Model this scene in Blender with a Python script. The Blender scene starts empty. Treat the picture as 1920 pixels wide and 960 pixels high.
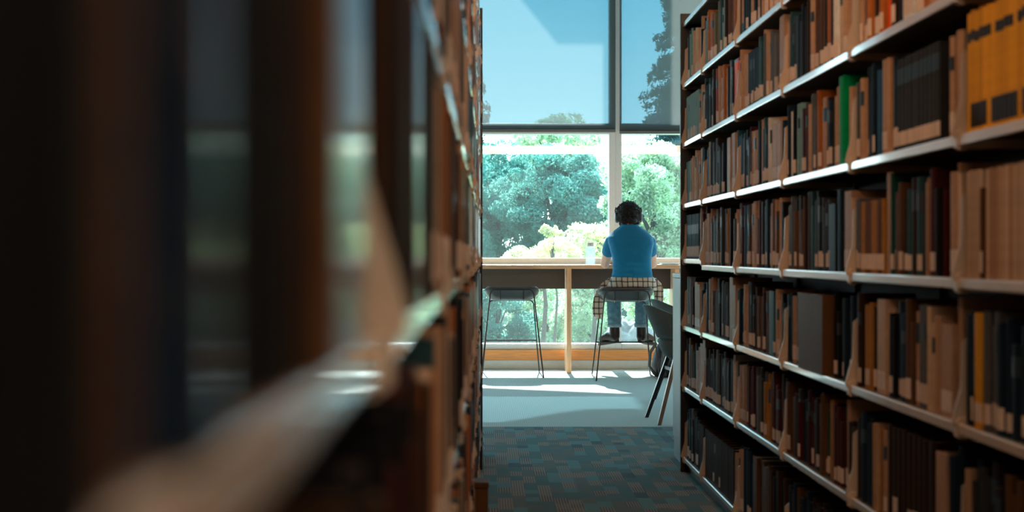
import bpy, bmesh, math, random
from mathutils import Vector, Matrix, noise as mnoise
import numpy as np

scene = bpy.context.scene
COL = scene.collection
R = math.radians

# ------------------------------------------------------------------ camera, sky, sun, exposure
F_PX = 2761.0
VX, VY = 908.0, 476.0
CAM_Z = 1.094
cam_d = bpy.data.cameras.new('camera')
cam = bpy.data.objects.new('camera', cam_d)
COL.objects.link(cam)
cam.location = (0, 0, CAM_Z)
cam.rotation_euler = (R(90), 0, 0)
cam_d.sensor_width = 36
cam_d.sensor_fit = 'HORIZONTAL'
cam_d.lens = F_PX / 1920 * 36
cam_d.shift_x = (960 - VX) / 1920
cam_d.shift_y = -(480 - VY) / 1920
cam_d.clip_start = 0.02
cam_d.clip_end = 400
cam_d.dof.use_dof = True
cam_d.dof.focus_distance = 13.1
cam_d.dof.aperture_fstop = 4.2
scene.camera = cam

scene.view_settings.view_transform = 'Standard'
scene.view_settings.look = 'None'
scene.view_settings.exposure = 1.18
scene.view_settings.gamma = 1.0
scene.view_settings.use_curve_mapping = False
scene.cycles.use_denoising = True
scene.cycles.max_bounces = 10
scene.cycles.transparent_max_bounces = 24
scene.cycles.sample_clamp_indirect = 6

world = bpy.data.worlds.new('sky')
scene.world = world
world.use_nodes = True
wn = world.node_tree
wn.nodes.clear()
w_out = wn.nodes.new('ShaderNodeOutputWorld')
w_bg = wn.nodes.new('ShaderNodeBackground')
w_tc = wn.nodes.new('ShaderNodeTexCoord')
w_sep = wn.nodes.new('ShaderNodeSeparateXYZ')
w_ramp = wn.nodes.new('ShaderNodeValToRGB')
wn.links.new(w_tc.outputs['Generated'], w_sep.inputs[0])
wn.links.new(w_sep.outputs['Z'], w_ramp.inputs[0])
cr = w_ramp.color_ramp
cr.elements[0].position = 0.0
cr.elements[0].color = (0.86, 0.98, 1.0, 1)
cr.elements[1].position = 0.5
cr.elements[1].color = (0.50, 0.76, 0.95, 1)
e = cr.elements.new(0.085); e.color = (0.74, 0.95, 1.0, 1)
e = cr.elements.new(0.19); e.color = (0.22, 0.66, 0.86, 1)
wn.links.new(w_ramp.outputs[0], w_bg.inputs[0])
w_bg.inputs[1].default_value = 3.0
wn.links.new(w_bg.outputs[0], w_out.inputs[0])

sun_d = bpy.data.lights.new('sun', 'SUN')
sun_d.energy = 9.0
sun_d.angle = R(0.6)
sun_d.color = (1.0, 0.99, 0.96)
sun = bpy.data.objects.new('sun', sun_d)
COL.objects.link(sun)
SUN_DIR = Vector((0.0, -1.0, -0.86)).normalized()
sun.rotation_euler = SUN_DIR.to_track_quat('-Z', 'Y').to_euler()
sun.location = (0, 30, 25)

LAMPS = {'end': (13.0, (1.0, 0.74, 0.52)), 'aisle': (10.6, (1.0, 0.58, 0.32))}   # radiance, colour

# ------------------------------------------------------------------ helpers
class MB:
    def __init__(self):
        self.v = []; self.f = []; self.m = []; self.cur = 0
    def add(self, verts, faces):
        o = len(self.v)
        self.v.extend([tuple(p) for p in verts])
        for f in faces:
            self.f.append(tuple(i + o for i in f)); self.m.append(self.cur)
        return self
    def box(self, x0, x1, y0, y1, z0, z1):
        v = [(x0,y0,z0),(x1,y0,z0),(x1,y1,z0),(x0,y1,z0),(x0,y0,z1),(x1,y0,z1),(x1,y1,z1),(x0,y1,z1)]
        return self.add(v, [(3,2,1,0),(4,5,6,7),(0,1,5,4),(1,2,6,5),(2,3,7,6),(3,0,4,7)])
    def loft(self, rings, cap=True):
        n = len(rings[0]); v = []; f = []
        for r in rings: v.extend(r)
        for i in range(len(rings) - 1):
            for j in range(n):
                a = i*n + j; b = i*n + (j+1) % n
                f.append((a, b, b + n, a + n))
        if cap:
            f.append(tuple(range(n))[::-1]); f.append(tuple(range((len(rings)-1)*n, len(rings)*n)))
        return self.add(v, f)
    def tube(self, pts, rad, n=10, cap=True, round_ends=False):
        pts = [Vector(p) for p in pts]
        if not hasattr(rad, '__len__'): rad = [rad] * len(pts)
        rad = list(rad)
        if round_ends:
            def ends(p, q, r):
                d = (p - q).normalized()
                return [(p + d * r * math.sin(t), r * math.cos(t)) for t in (R(30), R(58), R(82))]
            h = ends(pts[0], pts[1], rad[0])[::-1]; t = ends(pts[-1], pts[-2], rad[-1])
            pts = [a for a, _ in h] + pts + [a for a, _ in t]
            rad = [b for _, b in h] + rad + [b for _, b in t]
        rings = []; up = None
        for i, p in enumerate(pts):
            d = (pts[min(i+1, len(pts)-1)] - pts[max(i-1, 0)]).normalized()
            if up is None:
                up = Vector((0,0,1)) if abs(d.z) < 0.9 else Vector((0,1,0))
            s = d.cross(up).normalized(); up = s.cross(d).normalized()
            rings.append([p + (s*math.cos(2*math.pi*k/n) + up*math.sin(2*math.pi*k/n)) * rad[i] for k in range(n)])
        return self.loft(rings, cap)
    def ellipsoid(self, c, r, nu=24, nv=14, rot=None):
        rings = []
        for i in range(1, nv):
            t = math.pi * i / nv
            ring = []
            for k in range(nu):
                a = 2*math.pi*k/nu
                p = Vector((r[0]*math.sin(t)*math.cos(a), r[1]*math.sin(t)*math.sin(a), -r[2]*math.cos(t)))
                if rot: p = rot @ p
                ring.append(p + Vector(c))
            rings.append(ring)
        return self.loft(rings)
    def prism(self, outline, axis, a0, a1):
        """outline: 2d points; axis: 'x','y','z' extrusion direction"""
        def P(p, a):
            if axis == 'x': return (a, p[0], p[1])
            if axis == 'y': return (p[0], a, p[1])
            return (p[0], p[1], a)
        return self.loft([[P(p, a0) for p in outline], [P(p, a1) for p in outline]])

def obj(name, mb, mats, parent=None, loc=(0,0,0), smooth=False, bevel=0, fix=True, seg=2):
    me = bpy.data.meshes.new(name)
    L = Vector(loc)
    me.from_pydata([tuple(Vector(v) - L) for v in mb.v], [], mb.f)
    if not isinstance(mats, (list, tuple)): mats = [mats]
    for m in mats: me.materials.append(m)
    if len(mats) > 1:
        me.polygons.foreach_set('material_index', mb.m)
    if fix:
        bm = bmesh.new(); bm.from_mesh(me)
        bmesh.ops.recalc_face_normals(bm, faces=bm.faces)
        bm.to_mesh(me); bm.free()
    if smooth:
        me.polygons.foreach_set('use_smooth', [True]*len(me.polygons))
    me.update()
    o = bpy.data.objects.new(name, me)
    COL.objects.link(o)
    if parent is not None:
        o.parent = parent
        o.location = L - world_loc(parent)
    else:
        o.location = L
    if bevel:
        b = o.modifiers.new('edge', 'BEVEL'); b.width = bevel; b.segments = seg; b.limit_method = 'ANGLE'; b.angle_limit = R(40)
    return o

def world_loc(o):
    p = o.location.copy()
    while o.parent is not None:
        o = o.parent; p += o.location
    return p

def tag(o, label, cat, group=None, kind=None):
    o['label'] = label; o['category'] = cat
    if group: o['group'] = group
    if kind: o['kind'] = kind
    return o

def structure(o):
    o['kind'] = 'structure'
    return o

def thing(name, label, cat, loc=(0,0,0), group=None):
    o = bpy.data.objects.new(name, None)
    o.empty_display_size = 0.1
    COL.objects.link(o); o.location = loc
    return tag(o, label, cat, group)

def remeshed(name, mb, mats, voxel, parent=None, loc=(0,0,0), smooth_it=6, disp=None):
    """overlapping closed shapes fused to one continuous surface"""
    t = obj('tmp', mb, mats)
    m = t.modifiers.new('r', 'REMESH'); m.mode = 'VOXEL'; m.voxel_size = voxel; m.use_smooth_shade = True
    if smooth_it:
        s = t.modifiers.new('s', 'SMOOTH'); s.iterations = smooth_it; s.factor = 0.5
    dg = bpy.context.evaluated_depsgraph_get(); dg.update()
    me = bpy.data.meshes.new_from_object(t.evaluated_get(dg))
    me.name = name
    bpy.data.objects.remove(t)
    if disp:
        for v in me.vertices: v.co = disp(v.co)
    L = Vector(loc)
    me.transform(Matrix.Translation(-L))
    me.materials.clear()
    for mm in (mats if isinstance(mats, (list, tuple)) else [mats]): me.materials.append(mm)
    me.polygons.foreach_set('use_smooth', [True]*len(me.polygons))
    o = bpy.data.objects.new(name, me); COL.objects.link(o)
    if parent is not None:
        o.parent = parent; o.location = L - world_loc(parent)
    else: o.location = L
    return o

# ------------------------------------------------------------------ materials
def mat(name, color, rough=0.5, metal=0.0, spec=0.5, var=0.0, vscale=30.0, bump=0.0, bscale=200.0, coat=0.0, coat_rough=0.1,
        trans=0.0, ior=1.45, rand=0.0, stretch=None):
    m = bpy.data.materials.new(name); m.use_nodes = True
    nt = m.node_tree; b = nt.nodes['Principled BSDF']
    b.inputs['Base Color'].default_value = (*color, 1)
    b.inputs['Roughness'].default_value = rough
    b.inputs['Metallic'].default_value = metal
    b.inputs['Specular IOR Level'].default_value = spec
    b.inputs['Coat Weight'].default_value = coat
    b.inputs['Coat Roughness'].default_value = coat_rough
    b.inputs['Transmission Weight'].default_value = trans
    b.inputs['IOR'].default_value = ior
    tc = nt.nodes.new('ShaderNodeTexCoord')
    src = tc.outputs['Object']
    if stretch:
        mp = nt.nodes.new('ShaderNodeMapping'); mp.inputs['Scale'].default_value = stretch
        nt.links.new(src, mp.inputs[0]); src = mp.outputs[0]
    if var or rand:
        n = nt.nodes.new('ShaderNodeTexNoise'); n.inputs['Scale'].default_value = vscale; n.inputs['Detail'].default_value = 4
        nt.links.new(src, n.inputs['Vector'])
        hsv = nt.nodes.new('ShaderNodeHueSaturation'); hsv.inputs['Color'].default_value = (*color, 1)
        mr = nt.nodes.new('ShaderNodeMapRange')
        mr.inputs['From Min'].default_value = 0.3; mr.inputs['From Max'].default_value = 0.7
        mr.inputs['To Min'].default_value = 1 - var; mr.inputs['To Max'].default_value = 1 + var
        nt.links.new(n.outputs[0], mr.inputs['Value'])
        val = mr.outputs[0]
        if rand:
            oi = nt.nodes.new('ShaderNodeObjectInfo')
            mr2 = nt.nodes.new('ShaderNodeMapRange'); mr2.inputs['To Min'].default_value = 1 - rand; mr2.inputs['To Max'].default_value = 1 + rand
            nt.links.new(oi.outputs['Random'], mr2.inputs['Value'])
            mu = nt.nodes.new('ShaderNodeMath'); mu.operation = 'MULTIPLY'
            nt.links.new(val, mu.inputs[0]); nt.links.new(mr2.outputs[0], mu.inputs[1]); val = mu.outputs[0]
        nt.links.new(val, hsv.inputs['Value'])
        nt.links.new(hsv.outputs[0], b.inputs['Base Color'])
    if bump:
        n2 = nt.nodes.new('ShaderNodeTexNoise'); n2.inputs['Scale'].default_value = bscale; n2.inputs['Detail'].default_value = 3
        nt.links.new(src, n2.inputs['Vector'])
        bp = nt.nodes.new('ShaderNodeBump'); bp.inputs['Strength'].default_value = bump; bp.inputs['Distance'].default_value = 0.004
        nt.links.new(n2.outputs[0], bp.inputs['Height']); nt.links.new(bp.outputs[0], b.inputs['Normal'])
    return m

M = {}
M['shelf'] = mat('beige_shelf_enamel', (0.62, 0.48, 0.385), 0.30, var=0.06, vscale=8, coat=1.0, coat_rough=0.07)
M['bracket'] = mat('bracket_enamel', (0.50, 0.38, 0.29), 0.38, var=0.05, vscale=8)
M['end_dark'] = mat('dark_stained_end', (0.010, 0.007, 0.007), 0.5, var=0.25, vscale=12, stretch=(8, 8, 0.6))
M['deck'] = mat('shade_dark_shelf_deck', (0.055, 0.045, 0.038), 0.55, var=0.08)  # darker than the lip to paint in the shade under each shelf
M['back_dark'] = mat('dark_steel_back', (0.012, 0.010, 0.009), 0.7, var=0.1)
M['kick'] = mat('kick_steel', (0.03, 0.035, 0.04), 0.4, var=0.1)
M['frame_white'] = mat('white_window_frame', (0.66, 0.77, 0.83), 0.35, var=0.03)
M['wood'] = mat('light_beech', (0.82, 0.47, 0.26), 0.38, var=0.16, vscale=6, stretch=(1.2, 14, 14))
M['wood_v'] = mat('light_beech_upright', (0.82, 0.47, 0.26), 0.38, var=0.16, vscale=6, stretch=(14, 14, 1.2))
M['wood_rail'] = mat('orange_wood_rail', (0.78, 0.32, 0.10), 0.40, var=0.12, vscale=6, stretch=(1.2, 14, 14))
M['panel_dark'] = mat('dark_modesty_board', (0.075, 0.062, 0.055), 0.7, var=0.15, vscale=160, bump=0.2, bscale=400)
M['black_metal'] = mat('black_powder_steel', (0.012, 0.012, 0.016), 0.32, var=0.1)
M['seat_plastic'] = mat('charcoal_plastic', (0.050, 0.058, 0.060), 0.32, var=0.08)
M['chair_fabric'] = mat('grey_green_upholstery', (0.10, 0.115, 0.11), 0.75, var=0.12, vscale=120, bump=0.2, bscale=600)
M['grey_lam'] = mat('grey_laminate', (0.30, 0.33, 0.34), 0.45, var=0.05, vscale=20)
M['black_plastic'] = mat('black_plastic', (0.012, 0.014, 0.017), 0.35, var=0.1)
M['ear_pad'] = mat('slate_ear_cup', (0.03, 0.06, 0.085), 0.35, var=0.1)
M['skin'] = mat('skin', (0.74, 0.42, 0.30), 0.5, var=0.06, vscale=14)
M['hair'] = mat('dark_curly_hair', (0.010, 0.007, 0.006), 0.55, var=0.4, vscale=60)
M['tshirt'] = mat('blue_jersey', (0.001, 0.17, 0.33), 0.8, var=0.06, vscale=40, bump=0.25, bscale=30)
M['jeans'] = mat('blue_denim', (0.10, 0.22, 0.29), 0.8, var=0.25, vscale=30, bump=0.3, bscale=60)
M['cuff'] = mat('pale_denim_cuff', (0.20, 0.33, 0.40), 0.85, var=0.2, vscale=40)
M['boot'] = mat('black_leather', (0.012, 0.010, 0.011), 0.38, var=0.2, bump=0.2, bscale=60)
M['sole'] = mat('black_rubber', (0.010, 0.010, 0.011), 0.7, var=0.1)
M['white_plastic'] = mat('white_plastic', (0.75, 0.77, 0.78), 0.35, var=0.02)
M['cap'] = mat('grey_cap_plastic', (0.45, 0.50, 0.52), 0.4, var=0.04)
M['pages'] = mat('page_edges', (0.50, 0.42, 0.32), 0.9, var=0.12, vscale=60, rand=0.1)
M['label'] = mat('pale_spine_label', (0.60, 0.47, 0.40), 0.7, var=0.08, vscale=60, rand=0.12)
M['white_wall'] = mat('painted_wall', (0.34, 0.37, 0.39), 0.85, var=0.03)
M['ceiling'] = mat('ceiling_tiles', (0.40, 0.43, 0.45), 0.9, var=0.04)
M['curb'] = mat('pale_radiator_cover', (0.70, 0.75, 0.76), 0.5, var=0.03)
M['bark'] = mat('bark', (0.07, 0.055, 0.045), 0.9, var=0.3, bump=0.6, bscale=20)
M['ground'] = mat('garden_soil', (0.07, 0.13, 0.07), 0.95, var=0.5, vscale=2)
M['rock'] = mat('grey_boulder', (0.15, 0.17, 0.17), 0.85, var=0.4, vscale=4, bump=0.5, bscale=8)
M['pack'] = mat('dark_nylon', (0.035, 0.04, 0.045), 0.6, var=0.3, vscale=18, bump=0.4, bscale=25)
M['pack_strap'] = mat('grey_webbing', (0.16, 0.17, 0.17), 0.7, var=0.1)

def plaid():
    m = bpy.data.materials.new('beige_brown_plaid'); m.use_nodes = True
    nt = m.node_tree; b = nt.nodes['Principled BSDF']; b.inputs['Roughness'].default_value = 0.85
    tc = nt.nodes.new('ShaderNodeTexCoord'); sp = nt.nodes.new('ShaderNodeSeparateXYZ')
    nz = nt.nodes.new('ShaderNodeTexNoise'); nz.inputs['Scale'].default_value = 7
    mx = nt.nodes.new('ShaderNodeVectorMath'); mx.operation = 'MULTIPLY_ADD'
    mx.inputs[1].default_value = (0.03, 0.03, 0.03)
    nt.links.new(tc.outputs['Object'], nz.inputs['Vector'])
    nt.links.new(nz.outputs[1], mx.inputs[0]); nt.links.new(tc.outputs['Object'], mx.inputs[2])
    nt.links.new(mx.outputs[0], sp.inputs[0])
    def stripe(out, period, width):
        d = nt.nodes.new('ShaderNodeMath'); d.operation = 'DIVIDE'; d.inputs[1].default_value = period
        f = nt.nodes.new('ShaderNodeMath'); f.operation = 'FRACT'
        l = nt.nodes.new('ShaderNodeMath'); l.operation = 'LESS_THAN'; l.inputs[1].default_value = width
        nt.links.new(out, d.inputs[0]); nt.links.new(d.outputs[0], f.inputs[0]); nt.links.new(f.outputs[0], l.inputs[0])
        return l.outputs[0]
    a = stripe(sp.outputs['X'], 0.046, 0.26); c = stripe(sp.outputs['Z'], 0.050, 0.26)
    ad = nt.nodes.new('ShaderNodeMath'); ad.operation = 'ADD'
    nt.links.new(a, ad.inputs[0]); nt.links.new(c, ad.inputs[1])
    hf = nt.nodes.new('ShaderNodeMath'); hf.operation = 'MULTIPLY'; hf.inputs[1].default_value = 0.5
    nt.links.new(ad.outputs[0], hf.inputs[0])
    rp = nt.nodes.new('ShaderNodeValToRGB'); rp.color_ramp.interpolation = 'CONSTANT'
    rp.color_ramp.elements[0].color = (0.62, 0.50, 0.40, 1)
    rp.color_ramp.elements[1].position = 0.3; rp.color_ramp.elements[1].color = (0.20, 0.13, 0.10, 1)
    e = rp.color_ramp.elements.new(0.8); e.color = (0.045, 0.03, 0.03, 1)
    nt.links.new(hf.outputs[0], rp.inputs[0]); nt.links.new(rp.outputs[0], b.inputs['Base Color'])
    return m
M['plaid'] = plaid()

def glass_mat():
    m = bpy.data.materials.new('window_glass'); m.use_nodes = True
    nt = m.node_tree; nt.nodes.clear()
    o = nt.nodes.new('ShaderNodeOutputMaterial'); mx = nt.nodes.new('ShaderNodeMixShader')
    t = nt.nodes.new('ShaderNodeBsdfTransparent'); t.inputs[0].default_value = (0.90, 0.97, 0.96, 1)
    g = nt.nodes.new('ShaderNodeBsdfGlossy'); g.inputs['Roughness'].default_value = 0.0
    fr = nt.nodes.new('ShaderNodeFresnel'); fr.inputs[0].default_value = 1.5
    nt.links.new(fr.outputs[0], mx.inputs[0]); nt.links.new(t.outputs[0], mx.inputs[1]); nt.links.new(g.outputs[0], mx.inputs[2])
    tl = nt.nodes.new('ShaderNodeBsdfTranslucent'); tl.inputs[0].default_value = (0.70, 0.86, 0.84, 1)
    nz = nt.nodes.new('ShaderNodeTexNoise'); nz.inputs['Scale'].default_value = 0.8; nz.inputs['Detail'].default_value = 5
    tc = nt.nodes.new('ShaderNodeTexCoord'); nt.links.new(tc.outputs['Object'], nz.inputs['Vector'])
    mr = nt.nodes.new('ShaderNodeMapRange'); mr.inputs['From Min'].default_value = 0.3; mr.inputs['From Max'].default_value = 0.75
    mr.inputs['To Min'].default_value = 0.010; mr.inputs['To Max'].default_value = 0.040; nt.links.new(nz.outputs[0], mr.inputs['Value'])
    m3 = nt.nodes.new('ShaderNodeMixShader'); nt.links.new(mr.outputs[0], m3.inputs[0]); nt.links.new(mx.outputs[0], m3.inputs[1]); nt.links.new(tl.outputs[0], m3.inputs[2])
    nt.links.new(m3.outputs[0], o.inputs[0])
    return m
M['glass'] = glass_mat()

def blind_mat():
    m = bpy.data.materials.new('screen_blind_fabric'); m.use_nodes = True
    nt = m.node_tree; nt.nodes.clear()
    o = nt.nodes.new('ShaderNodeOutputMaterial')
    mx = nt.nodes.new('ShaderNodeMixShader'); mx.inputs[0].default_value = 0.42
    m2 = nt.nodes.new('ShaderNodeMixShader'); m2.inputs[0].default_value = 0.5
    t = nt.nodes.new('ShaderNodeBsdfTransparent'); t.inputs[0].default_value = (0.083, 0.150, 0.182, 1)
    tl = nt.nodes.new('ShaderNodeBsdfTranslucent'); tl.inputs[0].default_value = (0.175, 0.185, 0.17, 1)
    d = nt.nodes.new('ShaderNodeBsdfDiffuse'); d.inputs[0].default_value = (0.30, 0.38, 0.41, 1)
    tc = nt.nodes.new('ShaderNodeTexCoord'); w = nt.nodes.new('ShaderNodeTexWave'); w.inputs['Scale'].default_value = 90; w.bands_direction = 'X'
    w.inputs['Distortion'].default_value = 0.6
    mr = nt.nodes.new('ShaderNodeMapRange'); mr.inputs['To Min'].default_value = 0.36; mr.inputs['To Max'].default_value = 0.46
    nt.links.new(tc.outputs['Object'], w.inputs['Vector']); nt.links.new(w.outputs[1], mr.inputs['Value']); nt.links.new(mr.outputs[0], mx.inputs[0])
    nt.links.new(tl.outputs[0], m2.inputs[1]); nt.links.new(d.outputs[0], m2.inputs[2])
    nt.links.new(t.outputs[0], mx.inputs[1]); nt.links.new(m2.outputs[0], mx.inputs[2]); nt.links.new(mx.outputs[0], o.inputs[0])
    return m
M['blind'] = blind_mat()
M['blind_bar'] = mat('grey_blind_bar', (0.12, 0.15, 0.16), 0.45, var=0.04)

def leaf_mat(name, color, tcolor, hue=0.04):
    m = bpy.data.materials.new(name); m.use_nodes = True
    nt = m.node_tree; nt.nodes.clear()
    o = nt.nodes.new('ShaderNodeOutputMaterial'); mx = nt.nodes.new('ShaderNodeMixShader'); mx.inputs[0].default_value = 0.5
    d = nt.nodes.new('ShaderNodeBsdfDiffuse'); t = nt.nodes.new('ShaderNodeBsdfTranslucent')
    tc = nt.nodes.new('ShaderNodeTexCoord'); n = nt.nodes.new('ShaderNodeTexNoise'); n.inputs['Scale'].default_value = 2.2
    nt.links.new(tc.outputs['Object'], n.inputs['Vector'])
    for sh, c in ((d, color), (t, tcolor)):
        h = nt.nodes.new('ShaderNodeHueSaturation'); h.inputs['Color'].default_value = (*c, 1)
        mr = nt.nodes.new('ShaderNodeMapRange'); mr.inputs['From Min'].default_value = 0.3; mr.inputs['From Max'].default_value = 0.7
        mr.inputs['To Min'].default_value = 0.6; mr.inputs['To Max'].default_value = 1.4
        nt.links.new(n.outputs[0], mr.inputs['Value']); nt.links.new(mr.outputs[0], h.inputs['Value'])
        nt.links.new(h.outputs[0], sh.inputs[0])
    nt.links.new(d.outputs[0], mx.inputs[1]); nt.links.new(t.outputs[0], mx.inputs[2]); nt.links.new(mx.outputs[0], o.inputs[0])
    return m
M['leaf_teal'] = leaf_mat('teal_green_leaves', (0.080, 0.235, 0.20), (0.135, 0.36, 0.29))
M['leaf_green'] = leaf_mat('fresh_green_leaves', (0.40, 0.54, 0.38), (0.58, 0.72, 0.46))
M['leaf_yellow'] = leaf_mat('yellow_green_leaves', (0.70, 0.78, 0.48), (0.78, 0.80, 0.46))
M['leaf_dark'] = leaf_mat('dark_needles', (0.045, 0.13, 0.14), (0.04, 0.13, 0.13))

def lamp_mat(k):
    m = bpy.data.materials.new('warm_lamp_diffuser'); m.use_nodes = True
    nt = m.node_tree; nt.nodes.clear()
    o = nt.nodes.new('ShaderNodeOutputMaterial'); e = nt.nodes.new('ShaderNodeEmission')
    e.inputs[0].default_value = (*LAMPS[k][1], 1); e.inputs[1].default_value = LAMPS[k][0]
    nt.links.new(e.outputs[0], o.inputs[0])
    return m
M['lamp_end'] = lamp_mat('end'); M['lamp_aisle'] = lamp_mat('aisle')

def carpet_mat():
    m = bpy.data.materials.new('two_zone_carpet'); m.use_nodes = True
    nt = m.node_tree; b = nt.nodes['Principled BSDF']; b.inputs['Roughness'].default_value = 0.95
    b.inputs['Specular IOR Level'].default_value = 0.1
    N = nt.nodes.new; Lk = nt.links.new
    tc = N('ShaderNodeTexCoord'); sp = N('ShaderNodeSeparateXYZ'); Lk(tc.outputs['Object'], sp.inputs[0])
    # patterned zone: small rectangles of several colours
    mp = N('ShaderNodeMapping'); mp.inputs['Rotation'].default_value = (0, 0, R(90)); Lk(tc.outputs['Object'], mp.inputs[0])
    br = N('ShaderNodeTexBrick'); br.inputs['Scale'].default_value = 1.0
    br.inputs['Brick Width'].default_value = 0.15; br.inputs['Row Height'].default_value = 0.062
    br.inputs['Mortar Size'].default_value = 0.0; br.offset = 0.37; br.squash = 0.7; br.squash_frequency = 3
    br.inputs['Color1'].default_value = (0, 0, 0, 1); br.inputs['Color2'].default_value = (1, 1, 1, 1); br.inputs['Bias'].default_value = 0
    Lk(mp.outputs[0], br.inputs['Vector'])
    rp = N('ShaderNodeValToRGB'); rp.color_ramp.interpolation = 'CONSTANT'
    el = rp.color_ramp.elements
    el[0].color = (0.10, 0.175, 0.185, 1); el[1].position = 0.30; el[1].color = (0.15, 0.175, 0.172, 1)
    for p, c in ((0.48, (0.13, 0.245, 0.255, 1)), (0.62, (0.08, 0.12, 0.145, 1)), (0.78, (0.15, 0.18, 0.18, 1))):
        e = el.new(p); e.color = c
    Lk(br.outputs[0], rp.inputs[0])
    # rust stripes in some rectangles
    dv = N('ShaderNodeMath'); dv.operation = 'DIVIDE'; dv.inputs[1].default_value = 0.012; Lk(sp.outputs['X'], dv.inputs[0])
    fr = N('ShaderNodeMath'); fr.operation = 'FRACT'; Lk(dv.outputs[0], fr.inputs[0])
    lt = N('ShaderNodeMath'); lt.operation = 'LESS_THAN'; lt.inputs[1].default_value = 0.42; Lk(fr.outputs[0], lt.inputs[0])
    gt = N('ShaderNodeMath'); gt.operation = 'GREATER_THAN'; gt.inputs[1].default_value = 0.66; Lk(br.outputs[0], gt.inputs[0])
    ml = N('ShaderNodeMath'); ml.operation = 'MULTIPLY'; Lk(lt.outputs[0], ml.inputs[0]); Lk(gt.outputs[0], ml.inputs[1])
    mxr = N('ShaderNodeMix'); mxr.data_type = 'RGBA'; Lk(ml.outputs[0], mxr.inputs[0]); Lk(rp.outputs[0], mxr.inputs[6])
    mxr.inputs[7].default_value = (0.38, 0.26, 0.21, 1)
    # plain ribbed zone
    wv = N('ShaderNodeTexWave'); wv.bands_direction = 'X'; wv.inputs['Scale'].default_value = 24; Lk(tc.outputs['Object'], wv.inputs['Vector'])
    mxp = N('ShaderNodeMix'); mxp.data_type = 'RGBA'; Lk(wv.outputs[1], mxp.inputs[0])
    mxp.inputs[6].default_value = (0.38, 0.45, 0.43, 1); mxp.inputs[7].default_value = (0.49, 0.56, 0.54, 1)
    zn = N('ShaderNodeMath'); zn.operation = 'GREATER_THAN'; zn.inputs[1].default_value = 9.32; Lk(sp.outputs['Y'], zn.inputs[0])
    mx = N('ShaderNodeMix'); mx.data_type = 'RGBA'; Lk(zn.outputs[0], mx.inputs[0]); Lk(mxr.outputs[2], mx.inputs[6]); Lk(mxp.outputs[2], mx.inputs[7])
    nz = N('ShaderNodeTexNoise'); nz.inputs['Scale'].default_value = 300; Lk(tc.outputs['Object'], nz.inputs['Vector'])
    mr = N('ShaderNodeMapRange'); mr.inputs['To Min'].default_value = 0.7; mr.inputs['To Max'].default_value = 1.3; Lk(nz.outputs[0], mr.inputs['Value'])
    hs = N('ShaderNodeHueSaturation'); Lk(mr.outputs[0], hs.inputs['Value']); Lk(mx.outputs[2], hs.inputs['Color'])
    Lk(hs.outputs[0], b.inputs['Base Color'])
    bp = N('ShaderNodeBump'); bp.inputs['Strength'].default_value = 0.3; bp.inputs['Distance'].default_value = 0.003
    Lk(nz.outputs[0], bp.inputs['Height']); Lk(bp.outputs[0], b.inputs['Normal'])
    return m
M['carpet'] = carpet_mat()

# ------------------------------------------------------------------ room shell
RX0, RX1, RY0, RY1, RZ = -6.0, 8.0, -8.0, 14.0, 4.0
WX0, WX1 = -3.57, 6.07          # glazed part of the window wall
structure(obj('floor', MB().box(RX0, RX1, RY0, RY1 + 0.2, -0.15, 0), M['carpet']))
structure(obj('ceiling', MB().box(RX0, RX1, RY0, RY1 + 0.2, RZ, RZ + 0.15), M['ceiling']))
structure(obj('wall_left', MB().box(RX0 - 0.15, RX0, RY0, RY1 + 0.2, 0, RZ), M['white_wall']))
structure(obj('wall_right', MB().box(RX1, RX1 + 0.15, RY0, RY1 + 0.2, 0, RZ), M['white_wall']))
structure(obj('wall_back', MB().box(RX0, RX1, RY0 - 0.15, RY0, 0, RZ), M['white_wall']))
structure(obj('wall_front', MB().box(RX0, WX0, RY1, RY1 + 0.2, 0, RZ).box(WX1, RX1, RY1, RY1 + 0.2, 0, RZ), M['white_wall']))
MUX = 1.247                      # mullion centre
structure(obj('baseboard_front', MB().box(WX0, WX1, RY1 - 0.03, RY1 + 0.16, 0, 0.085), M['curb'], bevel=0.004))
structure(obj('trim_1', MB().box(WX0, WX1, RY1 - 0.045, RY1 + 0.16, 0.0852, 0.182), M['wood_rail'], bevel=0.004))
def window(n, x0, x1):
    w = bpy.data.objects.new('window_%d' % n, None); COL.objects.link(w); w.location = (x0, RY1, 0.182); w['kind'] = 'structure'
    fr = MB()
    m = 0.06
    y0, y1 = RY1, RY1 + 0.14
    fr.box(x0, x0 + m, y0, y1, 0.182, RZ); fr.box(x1 - m, x1, y0, y1, 0.182, RZ)
    for a, b in ((0.182, 0.24), (0.975, 1.055), (2.235, 2.335), (3.93, 4.0)):
        fr.box(x0 + m, x1 - m, y0, y1, a, b)
    obj('window_frame', fr, M['frame_white'], w, loc=(x0, RY1, 0.182), bevel=0.004)
    gl = MB()
    for a, b in ((0.24, 0.975), (1.055, 2.235), (2.335, 3.93)):
        gl.box(x0 + m, x1 - m, RY1 + 0.069, RY1 + 0.0692, a, b)
        gl.f = gl.f; 
    # each pane is one thin sheet
    g2 = MB()
    for a, b in ((0.24, 0.975), (1.055, 2.235), (2.335, 3.93)):
        g2.add([(x0+m, RY1+0.07, a), (x1-m, RY1+0.07, a), (x1-m, RY1+0.07, b), (x0+m, RY1+0.07, b)], [(0, 1, 2, 3)])
    obj('window_pane', g2, M['glass'], w, loc=(x0, RY1, 0.182), fix=False)
WPX = [WX0, -1.16, MUX, 3.66, WX1]
for wi in range(4): window(wi + 1, WPX[wi], WPX[wi + 1])

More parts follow.
